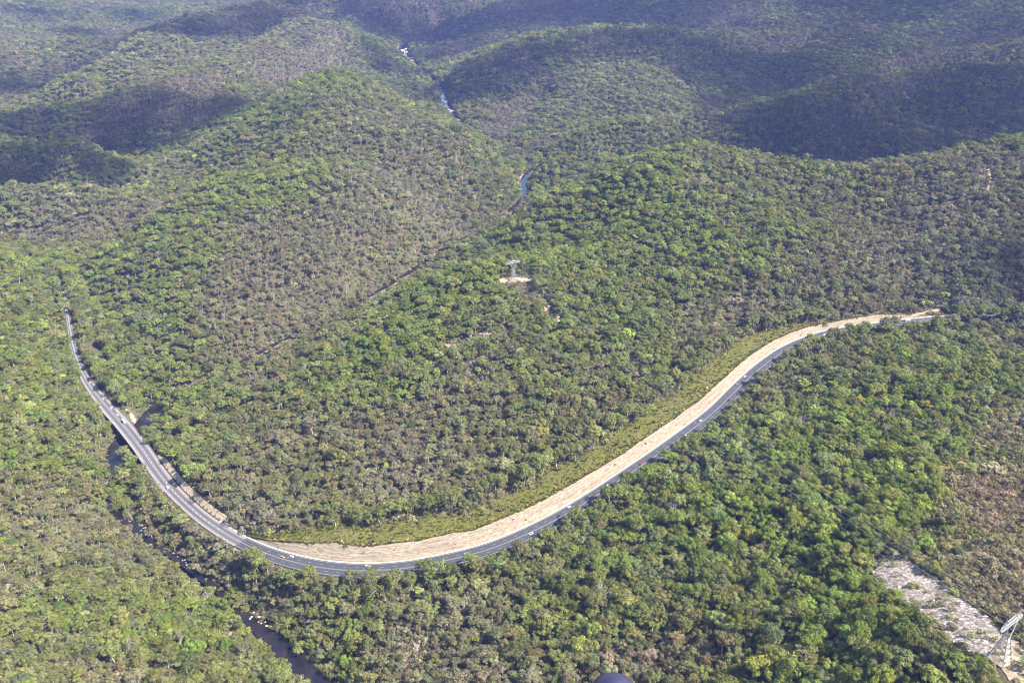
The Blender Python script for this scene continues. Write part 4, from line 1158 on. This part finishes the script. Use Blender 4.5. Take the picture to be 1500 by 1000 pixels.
# ------------------------------------------------------------------ pylons
def pylon_meshes():
    r = 0.20
    H1, H2, H3 = 17.0, 26.5, 29.0
    parts = []
    def sq(h, w): return [np.array([sx * w, sy * w, h]) for sx, sy in ((-1, -1), (1, -1), (1, 1), (-1, 1))]
    lv = [(0, 4.6), (4.5, 3.7), (8.5, 2.9), (12, 2.25), (15, 1.7), (H1, 1.35)]
    for q in range(4):
        g = Geo(); g.tube([sq(h, w)[q] for h, w in [(-1.5, 4.9)] + lv], r * 1.3, 4); parts.append(('leg', g.mesh('leg', MAT['galvanised'])))
    g = Geo()
    for (h0, w0), (h1, w1) in zip(lv[:-1], lv[1:]):
        a, c = sq(h0, w0), sq(h1, w1)
        for q in range(4):
            g.bar(a[q], c[(q + 1) % 4], r * 0.75, 3); g.bar(a[(q + 1) % 4], c[q], r * 0.75, 3); g.bar(c[q], c[(q + 1) % 4], r * 0.75, 3)
    parts.append(('bracing', g.mesh('bracing', MAT['galvanised'])))
    for s_ in (-1, 1):
        g = Geo()
        for sy in (-1, 1):
            for dx in (-0.2, 0.9):
                g.bar((s_ * (0.45 + dx * 0.9), sy * 1.35, H1), (s_ * (5.0 + dx * 1.2), sy * 0.7, H2), r, 4)
        for t0, t1 in ((0, 0.25), (0.25, 0.5), (0.5, 0.75), (0.75, 1.0)):
            for sy in (-1, 1):
                a = np.array((s_ * (0.27 + (4.76 - 0.27) * t0), sy * (1.35 - 0.65 * t0), H1 + (H2 - H1) * t0)); e = np.array((s_ * (1.26 + (6.08 - 1.26) * t1), sy * (1.35 - 0.65 * t1), H1 + (H2 - H1) * t1))
                g.bar(a, e, r * 0.6, 3)
            a = np.array((s_ * (1.26 + (6.08 - 1.26) * t0), 1.35 - 0.65 * t0, H1 + (H2 - H1) * t0)); e = np.array((s_ * (1.26 + (6.08 - 1.26) * t1), -(1.35 - 0.65 * t1), H1 + (H2 - H1) * t1))
            g.bar(a, e, r * 0.6, 3)
        parts.append(('window_arm', g.mesh('window_arm', MAT['galvanised'])))
        g = Geo()
        for sy in (-1, 1):
            for sx in (-0.8, 0.8): g.bar((s_ * 6.0 + sx, sy * 0.6, H3 - 0.2), (s_ * 7.0, 0, H3 + 4.2), r * 0.8, 4)
        g.bar((s_ * 6.0, -0.6, H3 + 1.5), (s_ * 6.6, 0.4, H3 + 2.2), r * 0.6, 3)
        parts.append(('earth_peak', g.mesh('earth_peak', MAT['galvanised'])))
    g = Geo()
    xs = np.linspace(-10.5, 10.5, 13)
    for sy in (-1, 1):
        g.tube([(x_, sy * 0.7 * (1 if abs(x_) < 9 else 0.3), H2) for x_ in xs], r, 4); g.tube([(x_, sy * 0.6 * (1 if abs(x_) < 9 else 0.3), H3 - (0 if abs(x_) < 7 else (abs(x_) - 7) * 0.6)) for x_ in xs], r, 4)
        for a, c in zip(xs[:-1], xs[1:]): g.bar((a, sy * 0.6, H2), (c, sy * 0.6, H3 - (0 if abs(c) < 7 else (abs(c) - 7) * 0.6)), r * 0.6, 3)
    for a, c in zip(xs[:-1], xs[1:]):
        g.bar((a, -0.6, H2), (c, 0.6, H2), r * 0.6, 3)
    parts.append(('crossarm', g.mesh('crossarm', MAT['galvanised'])))
    for x_ in (-9.6, 0.0, 9.6):
        g = Geo(); g.tube([(x_, 0, H2), (x_, 0, H2 - 3.0)], 0.2, 6); parts.append(('insulator', g.mesh('insulator', MAT['insulator'])))
    return parts, H2 - 3.0, H3 + 4.2
PY_PARTS, PY_WIRE, PY_EARTH = pylon_meshes()
def pylon(p, heading, scale, label):
    """heading = direction of the line (radians); crossarm lies across it"""
    e = empty('power_pylon', p, heading - math.pi / 2, label=label, cat='pylon', group='transmission towers of the power line')
    e.scale = (scale, scale, scale)
    for nm, me in PY_PARTS: ob(nm, me, e)
    return e
def wire_pts(p, heading, scale):
    ax = np.array([math.sin(heading), -math.cos(heading), 0])
    return [np.array(p) + ax * o_ * scale + np.array([0, 0, h * scale]) for o_, h in ((-9.6, PY_WIRE), (0, PY_WIRE), (9.6, PY_WIRE), (-7.0, PY_EARTH), (7.0, PY_EARTH))]
PYS = [(hit(1462, 967), 1.1, 'steel lattice pylon on the pale rock in the lower corner'),
       (hit(752, 411), 1.0, 'steel lattice pylon standing alone on the wooded hilltop'),
       (hit(412, 148), 1.0, 'tiny pylon below the far wooded peak'),
       (hit(294, 76), 1.15, 'tiny pale pylon on the shaded distant ridge'),
       (hit(247, 41), 1.3, 'distant pale pylon silhouetted on the ridge crest'),
       (hit(199, 6), 1.4, 'farthest pylon in the hazy distant hills')]
PP = [np.array(q[0]) for q in PYS]
head = []
for i in range(len(PP)):
    a = PP[max(i - 1, 0)]; c = PP[min(i + 1, len(PP) - 1)]
    head.append(math.atan2(c[1] - a[1], c[0] - a[0]))
head[0] = math.radians(125)
for q, h_ in zip(PYS, head): pylon(tuple(q[0]), h_, q[1], q[2])
WN = ['outer left conductor', 'middle conductor', 'outer right conductor', 'left earth wire', 'right earth wire']
def span(A, B, k_, where, sag):
    n = 28; t = np.linspace(0, 1, n)[:, None]
    p = A * (1 - t) + B * t; p[:, 2] -= sag * 4 * (t * (1 - t))[:, 0]
    g = Geo(); g.tube(p, 0.11 if k_ < 3 else 0.07, 4)
    me = g.mesh('power_cable', MAT['wire_metal'])
    ob('power_cable', me, label='%s %s' % (WN[k_], where), cat='cable', group='power line cables')
ends = [wire_pts(PP[i], head[i], PYS[i][1]) for i in range(len(PP))]
names = ['strung from the corner pylon to the hilltop pylon', 'strung from the hilltop pylon across the gorge', 'strung along the far spur']
for i in range(2):
    for k_ in range(5): span(ends[i][k_], ends[i + 1][k_], k_, names[i], 16.0 if i == 0 else 14.0)
# towards the next tower, beyond the frame
d_ = PP[0] - PP[1]; d_[2] = 0; d_ /= np.linalg.norm(d_)
nxt = PP[0] + d_ * 260; nxt[2] = float(HZ(nxt[0], nxt[1]))
e2 = wire_pts(nxt, head[0], 1.08)
pylon(tuple(nxt), head[0], 1.08, 'steel lattice pylon beyond the lower corner, next along the line')
for k_ in range(5): span(ends[0][k_], e2[k_], k_, 'leaving the corner pylon towards the frame edge', 6.0)

# ------------------------------------------------------------------ rocks
def rock_mesh(seed, flat, mat, sub=2):
    bm = bmesh.new(); bmesh.ops.create_icosphere(bm, subdivisions=sub, radius=1.0)
    rng = np.random.default_rng(seed)
    planes = rng.normal(size=(9, 3)); planes /= np.linalg.norm(planes, axis=1)[:, None]; offs = rng.uniform(0.55, 0.9, 9)
    for v in bm.verts:
        c = np.array(v.co)
        for p_, o_ in zip(planes, offs):
            q = c @ p_
            if q > o_: c = c - p_ * (q - o_) * 0.9
        c = c * (1 + rng.normal() * 0.03); c[2] *= flat
        v.co = c
    me = bpy.data.meshes.new('rock'); bm.to_mesh(me); bm.free(); me.materials.append(mat)
    return me
ROCKS = {'pale': [rock_mesh(s_, 0.55, MAT['boulder_pale']) for s_ in range(5)], 'pink': [rock_mesh(10 + s_, 0.6, MAT['boulder_pink']) for s_ in range(4)],
         'white': [rock_mesh(20 + s_, 0.5, MAT['white_rock']) for s_ in range(4)], 'sand': [rock_mesh(30 + s_, 0.6, MAT['sandstone']) for s_ in range(4)]}
RR = random.Random(77)
def rock(p, size, kind, **kw):
    s_ = size * RR.uniform(0.7, 1.3)
    return ob('boulder' if kw.get('cat') else 'rock', RR.choice(ROCKS[kind]), loc=p, rot=(RR.uniform(-0.2, 0.2), RR.uniform(-0.2, 0.2), RR.uniform(0, 6.28)), scale=(s_ * RR.uniform(0.8, 1.5), s_ * RR.uniform(0.7, 1.1), s_ * RR.uniform(0.6, 1.1)), **kw)
def bed(px, n, size, kind, label, group, spread=1.1):
    """boulders along a stretch of river given as pixels"""
    A = [hit(*q) for q in px]
    out_ = []
    for k_ in range(n):
        t = RR.random() * (len(A) - 1); i = min(int(t), len(A) - 2); p = A[i] * (1 - (t - i)) + A[i + 1] * (t - i)
        D, I = poly_dist(np.array([p[0]]), np.array([p[1]]), VC)
        w = VC[I[0], 3] * spread + 1
        x_, y_ = p[0] + RR.gauss(0, w * 0.6), p[1] + RR.gauss(0, w * 0.6)
        z_ = max(float(HZ(x_, y_)), VC[I[0], 2] - 0.2) + size * 0.1
        out_.append(rock((x_, y_, z_), size, kind, label=label, cat='boulder', group=group))
    out_.sort(key=lambda o: project(np.array(o.location))[0])
    for r_, o in enumerate(out_): o['label'] = '%s, %s from the left' % (label, ordinal(r_))
bed([(162, 738), (178, 756), (205, 777), (222, 790)], 34, 1.15, 'pink', 'pinkish boulder in the shallow river left of the bend', 'boulders in the shallow river left of the bend')
bed([(250, 812), (262, 820), (285, 836)], 16, 1.3, 'pink', 'rounded reddish boulder beside the narrow river pool', 'reddish boulders at the narrow pool')
bed([(362, 905), (378, 918), (392, 928)], 9, 1.5, 'pale', 'pale boulder at the head of the wide dark pool', 'pale boulders at the wide dark pool', 1.3)
bed([(590, 72), (594, 84), (600, 92)], 30, 7.0, 'white', 'white boulder in the farthest visible river reach', 'white boulders in the farthest reach', 0.7)
bed([(645, 130), (650, 145), (657, 160), (664, 168)], 24, 5.5, 'white', 'white boulder in the distant rocky river reach', 'white boulders in the distant reach', 0.7)
def outcrop(px, n, size, kind, label, spread=7):
    c = hit(*px[0])
    e = empty('rock_outcrop', tuple(c), label=label, cat='rocks')
    A = [hit(*q) for q in px]
    for k_ in range(n):
        i = RR.randrange(len(A) - 1) if len(A) > 1 else 0
        t = RR.random(); p = A[i] * (1 - t) + A[min(i + 1, len(A) - 1)] * t
        x_, y_ = p[0] + RR.gauss(0, spread), p[1] + RR.gauss(0, spread)
        o = rock((x_ - c[0], y_ - c[1], float(HZ(x_, y_)) - c[2] + size * 0.25), size, kind)
        o.parent = e
    BARE_PTS.append((A, spread))
BARE_PTS = []
OUTCROPS = [([(655, 512), (680, 502), (705, 494), (735, 484)], 34, 3.0, 'pink', 'long broken sandstone ledge on the middle hillside', 5),
            ([(795, 445), (805, 460), (815, 470)], 26, 2.6, 'sand', 'pinkish boulders strewn below the hilltop pylon', 6),
            ([(690, 535), (705, 525)], 12, 2.2, 'pink', 'small pink rock patch under the sandstone ledge', 5),
            ([(18, 850), (26, 872), (22, 885)], 16, 2.2, 'pale', 'pale rock outcrop near the left frame edge', 4),
            ([(1340, 345), (1375, 338)], 20, 3.0, 'pink', 'pinkish outcrop high on the right hillside', 8),
            ([(385, 305), (420, 312), (455, 300)], 20, 3.2, 'sand', 'scattered rocks on the far brown spur', 14),
            ([(600, 945), (620, 955)], 9, 2.4, 'pink', 'grey pink rocks in the brown scrub at the bottom', 4),
            ([(610, 380), (640, 372), (600, 398)], 22, 3.0, 'pink', 'pinkish rocks on the far gorge wall', 8),
            ([(350, 885), (335, 925), (342, 930)], 6, 1.8, 'pale', 'pale rocks on the left bank of the wide pool', 3)]
for px, n, size, kind, label, sp in OUTCROPS: outcrop(px, n, size, kind, label, sp)
# slabs and blocks lying on the pale rock pavement
c = hit(1380, 895)
e = empty('rock_slabs', tuple(c), label='flat pale sandstone blocks strewn over the bare slab', cat='rocks')
cnt = 0
lo = slab_poly.min(0); hi = slab_poly.max(0)
while cnt < 280:
    x_, y_ = RR.uniform(lo[0], hi[0]), RR.uniform(lo[1], hi[1])
    if not inside(slab_poly, np.array([x_]), np.array([y_]))[0]: continue
    o = rock((x_ - c[0], y_ - c[1], float(HZ(x_, y_)) - c[2] + 0.4), RR.choice([0.4, 0.5, 0.6, 0.8, 1.2]), RR.choice(['white', 'pale', 'white']))
    o.scale[2] *= 0.6; o.parent = e; cnt += 1
# blocks in the sandstone face beside the bridge
e = empty('fallen_blocks', (RC[I_CLIFF0, 0], RC[I_CLIFF0, 1], RC[I_CLIFF0, 2]), label='fallen sandstone blocks along the foot of the rock face', cat='rocks')
for k_ in range(20):
    j = RR.randrange(I_CLIFF0 - 2, I_CLIFF1); d = float(hw(j)) + RR.uniform(2.0, 9.5)
    x_ = RC[j, 0] + RN[j, 0] * d; y_ = RC[j, 1] + RN[j, 1] * d
    o = rock((x_ - e.location[0], y_ - e.location[1], float(HZ(x_, y_)) + 0.8 - e.location[2]), RR.choice([0.5, 0.7, 1.0]), RR.choice(['sand', 'pale', 'sand']))
    o.parent = e

# ------------------------------------------------------------------ vehicles
PAINT = {'white': (0.5, 0.5, 0.5), 'black': (0.02, 0.02, 0.022), 'grey': (0.18, 0.18, 0.19), 'silver': (0.5, 0.5, 0.52), 'red': (0.28, 0.03, 0.03), 'orange': (0.65, 0.25, 0.03), 'blue': (0.04, 0.09, 0.25)}
def prism(profile, w, taper=1.0, ztop=None):
    """side profile (x,z) extruded across; upper points narrowed by taper"""
    n = len(profile); zmax = max(p_[1] for p_ in profile); zmin = min(p_[1] for p_ in profile)
    V = []
    for s_ in (-1, 1):
        for x_, z_ in profile:
            k_ = 1 - (1 - taper) * (z_ - zmin) / (zmax - zmin); V.append((x_, s_ * w / 2 * k_, z_))
    F4 = [(i, (i + 1) % n, n + (i + 1) % n, n + i) for i in range(n)]
    return V, F4, [tuple(range(n))[::-1], tuple(range(n, 2 * n))]
def prism_mesh(name, profile, w, taper, mat):
    V, F4, caps = prism(profile, w, taper)
    me = bpy.data.meshes.new(name); me.from_pydata(V, [], F4 + caps); me.update(); me.materials.append(mat)
    return me
def wheel_mesh(r, w):
    g = Geo(); th = np.arange(12) / 12 * 2 * math.pi
    a = np.stack([np.cos(th) * r, 0 * th - w / 2, np.sin(th) * r], 1); b_ = a + np.array([0, w, 0])
    V = np.concatenate([a, b_]); F = [(i, (i + 1) % 12, 12 + (i + 1) % 12, 12 + i) for i in range(12)]
    me = bpy.data.meshes.new('wheel'); me.from_pydata(V.tolist(), [], F + [tuple(range(12))[::-1], tuple(range(12, 24))]); me.update(); me.materials.append(MAT['tyre'])
    return me
WHEEL = wheel_mesh(0.34, 0.24); WHEEL_T = wheel_mesh(0.5, 0.3)
CABIN = prism_mesh('cabin', [(-1.75, 0.88), (-1.35, 1.44), (0.15, 1.46), (0.95, 0.90)], 1.66, 0.78, MAT['car_glass'])
VAN_GLASS = prism_mesh('windscreen', [(1.45, 1.05), (1.28, 1.9), (1.36, 1.92), (1.90, 1.06)], 1.78, 0.9, MAT['car_glass'])
TRUCK_GLASS = prism_mesh('windscreen', [(3.62, 1.7), (3.60, 2.5), (3.66, 2.5), (3.74, 1.7)], 2.0, 0.95, MAT['car_glass'])
BODIES = {}
def bodies(color):
    if color not in BODIES:
        pm = simple('paint_' + color, PAINT[color], 0.25, 0.5)
        body = prism_mesh('body', [(-2.25, 0.32), (-2.28, 0.72), (-2.05, 0.93), (-0.6, 0.95), (1.0, 0.92), (2.05, 0.76), (2.25, 0.52), (2.2, 0.30)], 1.80, 0.92, pm)
        roof = prism_mesh('roof', [(-1.34, 1.445), (-1.25, 1.50), (0.02, 1.51), (0.14, 1.465)], 1.30, 0.95, pm)
        van = prism_mesh('body', [(-2.5, 0.35), (-2.55, 2.0), (-2.4, 2.1), (1.2, 2.1), (1.42, 1.9), (1.9, 1.05), (2.5, 0.85), (2.55, 0.35)], 1.9, 0.94, pm)
        cab = prism_mesh('cab', [(2.1, 0.5), (2.1, 2.7), (3.3, 2.75), (3.62, 2.5), (3.72, 1.6), (3.75, 0.5)], 2.35, 0.95, pm)
        box = prism_mesh('cargo_box', [(-4.2, 1.0), (-4.2, 3.5), (1.95, 3.5), (1.95, 1.0)], 2.45, 1.0, pm)
        BODIES[color] = (body, roof, van, cab, box)
    return BODIES[color]
def vehicle(x, y, kind, color, label, zguess):
    j = road_index_at(x, y, zguess); p = at_z(x, y, RC[j, 2] + 0.6)
    j = int(np.argmin(np.linalg.norm(RXY - p[:2], axis=1)))
    side = float((p[:2] - RXY[j]) @ RN[j]); tt = float((p[:2] - RXY[j]) @ RT[j])
    lanes = np.array([-0.66, -0.24, 0.22, 0.60]) * hw(j) if j > I_SPLIT else np.array([-0.36, 0.36]) * hw(j)
    side = float(lanes[np.argmin(np.abs(lanes - side))])
    c = RXY[j] + RN[j] * side + RT[j] * tt
    h_ = math.atan2(RT[j, 1], RT[j, 0]) + (0 if side > 0 else math.pi)
    e = empty({'car': 'car', 'van': 'van', 'truck': 'truck'}[kind], (c[0], c[1], RC[j, 2] + 0.02), h_, label=label, cat=kind, group='traffic on the road')
    body, roof, van, cab, box = bodies(color)
    if kind == 'car':
        ob('body', body, e); cb = ob('cabin', CABIN, e); ob('roof', roof, e); ws = [(1.4, 0.8), (-1.4, 0.8)]; wm, wz = WHEEL, 0.34
    elif kind == 'van':
        ob('body', van, e); ob('windscreen', VAN_GLASS, e); ws = [(1.65, 0.85), (-1.6, 0.85)]; wm, wz = WHEEL, 0.34
    else:
        ob('cab', cab, e); ob('cargo_box', box, e); ob('windscreen', TRUCK_GLASS, e)
        g = Geo(); g.box((-0.4, 0, 0.85), (7.4, 0.9, 0.26)); ob('chassis', g.mesh('chassis', MAT['tyre']), e); ws = [(2.9, 1.05), (-2.4, 1.05)]; wm, wz = WHEEL_T, 0.5
    for wx, wy in ws:
        for s_ in (-1, 1): ob('wheel', wm, e, loc=(wx, s_ * wy, wz))
VEH = [(384, 808, 'car', 'black', 'black car entering the bend, farthest left on the dark asphalt', -6), (414, 815, 'car', 'orange', 'orange car on the outer lane of the bend', -3),
       (428, 814, 'car', 'white', 'white car on the inner lane beside the orange car', -3), (538, 830, 'car', 'white', 'white car at the lowest point of the bend', 1),
       (683, 810, 'car', 'white', 'white car on the inner lane abreast of a dark car', 5), (673, 821, 'car', 'black', 'black car on the outer lane below a white car', 5),
       (779, 782, 'car', 'white', 'white car half hidden by roadside trees past the bend', 9), (832, 741, 'car', 'white', 'white car ahead of a black car on the straight', 12),
       (818, 755, 'car', 'black', 'black car in the middle of the straight below the cutting', 11), (892, 711, 'van', 'white', 'white van alone on the middle of the straight', 15),
       (937, 678, 'car', 'red', 'red car on the road below the grassy clearing', 17), (1004, 638, 'car', 'silver', 'silver car near the outer edge of the climbing road', 21),
       (1026, 616, 'car', 'white', 'white car by a dark tree shadow on the climbing road', 23), (1065, 585, 'car', 'black', 'black car on the outer lane of the climbing road', 27),
       (1075, 561, 'car', 'grey', 'grey car on the inner lane near the upper curve', 28), (1090, 551, 'car', 'white', 'white car on the inner lane of the upper curve', 30),
       (1207, 491, 'van', 'white', 'white van where the road disappears behind trees', 41), (1330, 470, 'truck', 'white', 'white truck glimpsed through trees on the upper highway', 48),
       (132, 559, 'car', 'white', 'first white car of the queue before the bridge', -20), (140, 570, 'car', 'silver', 'silver car second in the queue before the bridge', -21),
       (153, 583, 'car', 'white', 'white car just before the bridge deck', -22), (166, 596, 'car', 'silver', 'silver car at the far end of the bridge', -22),
       (174, 606, 'car', 'white', 'white car on the far part of the bridge deck', -23), (184, 617, 'truck', 'white', 'white box truck on the middle of the bridge', -23),
       (245, 714, 'van', 'white', 'white van leaving the bridge beside the gravel lay-by', -20), (97, 430, 'truck', 'white', 'white truck on the distant narrow road, far left', 9),
       (106, 486, 'car', 'white', 'white car on the distant road above the creek pool', -6), (113, 514, 'car', 'silver', 'silver car on the distant road beside the creek pool', -13)]
for v in VEH: vehicle(*v)

# ------------------------------------------------------------------ clouds above the view (their shadows lie on the far hills)
m, nt, out = new_mat('cloud'); b = NB(nt); MAT['cloud'] = m
d = b.n('ShaderNodeBsdfDiffuse'); d.inputs['Color'].default_value = (0.9, 0.9, 0.92, 1); tr = b.n('ShaderNodeBsdfTranslucent'); tr.inputs['Color'].default_value = (0.9, 0.9, 0.92, 1)
mx = b.n('ShaderNodeMixShader'); mx.inputs[0].default_value = 0.35
b.l(d.outputs[0], mx.inputs[1]); b.l(tr.outputs[0], mx.inputs[2])
tp = b.n('ShaderNodeBsdfTransparent'); m2 = b.n('ShaderNodeMixShader'); m2.inputs[0].default_value = 0.855      # thin cloud lets part of the sun through
b.l(mx.outputs[0], m2.inputs[1]); b.l(tp.outputs[0], m2.inputs[2]); b.l(m2.outputs[0], out.inputs['Surface'])
CLOUD_BASE = 1500.0
def cloud(px, r, seed):
    """cumulus whose shadow falls along the given ground places"""
    rng = np.random.default_rng(seed)
    bm = bmesh.new()
    for (x_, y_, rr) in px:
        g0 = Vector(hit(x_, y_)); t = (CLOUD_BASE - g0.z) / SUN_DIR.z; c = g0 + SUN_DIR * t
        for k_ in range(16):
            q = c + Vector((rng.normal() * rr * 0.75, rng.normal() * rr * 0.6, abs(rng.normal()) * rr * 0.18))
            s_ = rr * rng.choice([0.2, 0.3, 0.45, 0.6]) * rng.uniform(0.8, 1.2)
            res = bmesh.ops.create_icosphere(bm, subdivisions=3, radius=1.0)
            for v in res['verts']:
                n_ = 1 + 0.22 * math.sin(v.co.x * 5 + k_) * math.sin(v.co.y * 6 + seed) + 0.1 * math.sin(v.co.z * 11 + k_) + rng.normal() * 0.02
                v.co = Vector((v.co.x * s_ * n_, v.co.y * s_ * n_, max(v.co.z, -0.35) * s_ * 0.55 * n_)) + q
    me = bpy.data.meshes.new('cloud'); bm.to_mesh(me); bm.free(); me.materials.append(MAT['cloud'])
    for p_ in me.polygons: p_.use_smooth = True
    ob('cloud', me, kind='stuff', label='white cumulus cloud drifting above the hills')
CLOUDS = [[(110, 215, 90), (150, 200, 110), (200, 190, 120), (250, 180, 120), (300, 168, 110), (345, 155, 80), (60, 195, 100), (230, 220, 60), (180, 225, 60)],
          [(20, 130, 110), (70, 115, 100), (20, 175, 80), (60, 245, 80), (10, 240, 100), (110, 240, 80), (150, 250, 50), (40, 270, 50)],
          [(250, 45, 130), (290, 55, 120), (340, 30, 220), (400, 20, 240), (450, 12, 240)],
          [(530, 50, 200), (560, 15, 320), (640, 50, 260), (620, 5, 420), (560, 90, 130), (600, 110, 90)],
          [(720, 70, 220), (760, 90, 170), (700, 110, 130), (750, 130, 100), (680, 130, 80), (820, 90, 90)],
          [(960, 65, 220), (1060, 95, 200), (1020, 25, 380), (910, 18, 300), (760, 20, 380), (840, 8, 400)],
          [(1120, 120, 190), (1090, 150, 110), (1120, 190, 120), (1160, 215, 100), (1210, 60, 330), (1230, 200, 140), (1180, 160, 170), (1100, 225, 70)],
          [(1280, 150, 200), (1330, 200, 150), (1420, 140, 230), (1400, 190, 150), (1460, 175, 150), (1350, 60, 340), (1480, 60, 340), (1200, 0, 500), (1420, 0, 500), (1270, 225, 90), (1340, 225, 80), (1490, 120, 220)],
          [(1470, 370, 45), (1495, 400, 50)],
          [(120, 55, 120), (190, 28, 160), (60, 20, 160)]]
for k_, cl in enumerate(CLOUDS): cloud(cl, 0, 500 + k_)

# ------------------------------------------------------------------ haze
m, nt, out = new_mat('haze'); b = NB(nt)
pv = b.n('ShaderNodeVolumePrincipled')
pv.inputs['Color'].default_value = (0.29, 0.37, 1.0, 1); pv.inputs['Density'].default_value = 4.0e-5; pv.inputs['Anisotropy'].default_value = 0.0
b.l(pv.outputs[0], out.inputs['Volume'])
g = Geo(); g.box((200, 4000, 270), (11400, 10400, 700))
hz = ob('haze', g.mesh('haze', m), kind='stuff', label='thin blue haze filling the valley air')

# ------------------------------------------------------------------ the end of the aircraft's landing skid, just below the camera
simple('skid_paint', (0.022, 0.022, 0.055), 0.45, 0.4)
base = np.array([0, 0, CAM_H])
tip = base + ray(897, 1006) * 2.6
g = Geo()
back = tip + np.array([0.02, -1.6, -0.55])
axis = (tip - back) / np.linalg.norm(tip - back)
pts = [back, back + (tip - back) * 0.5, tip - axis * 0.02]; rad = [0.07, 0.07, 0.07]
for a_ in (0.3, 0.6, 0.9, 1.2, 1.5): pts.append(tip - axis * 0.02 + axis * 0.06 * math.sin(a_)); rad.append(0.07 * math.cos(a_) + 0.001)
g.tube(pts, rad, 20)
ob('landing_skid', g.mesh('landing_skid', MAT['skid_paint'], True), label='dark blue rounded tip of the aircraft skid at the bottom edge', cat='aircraft skid')
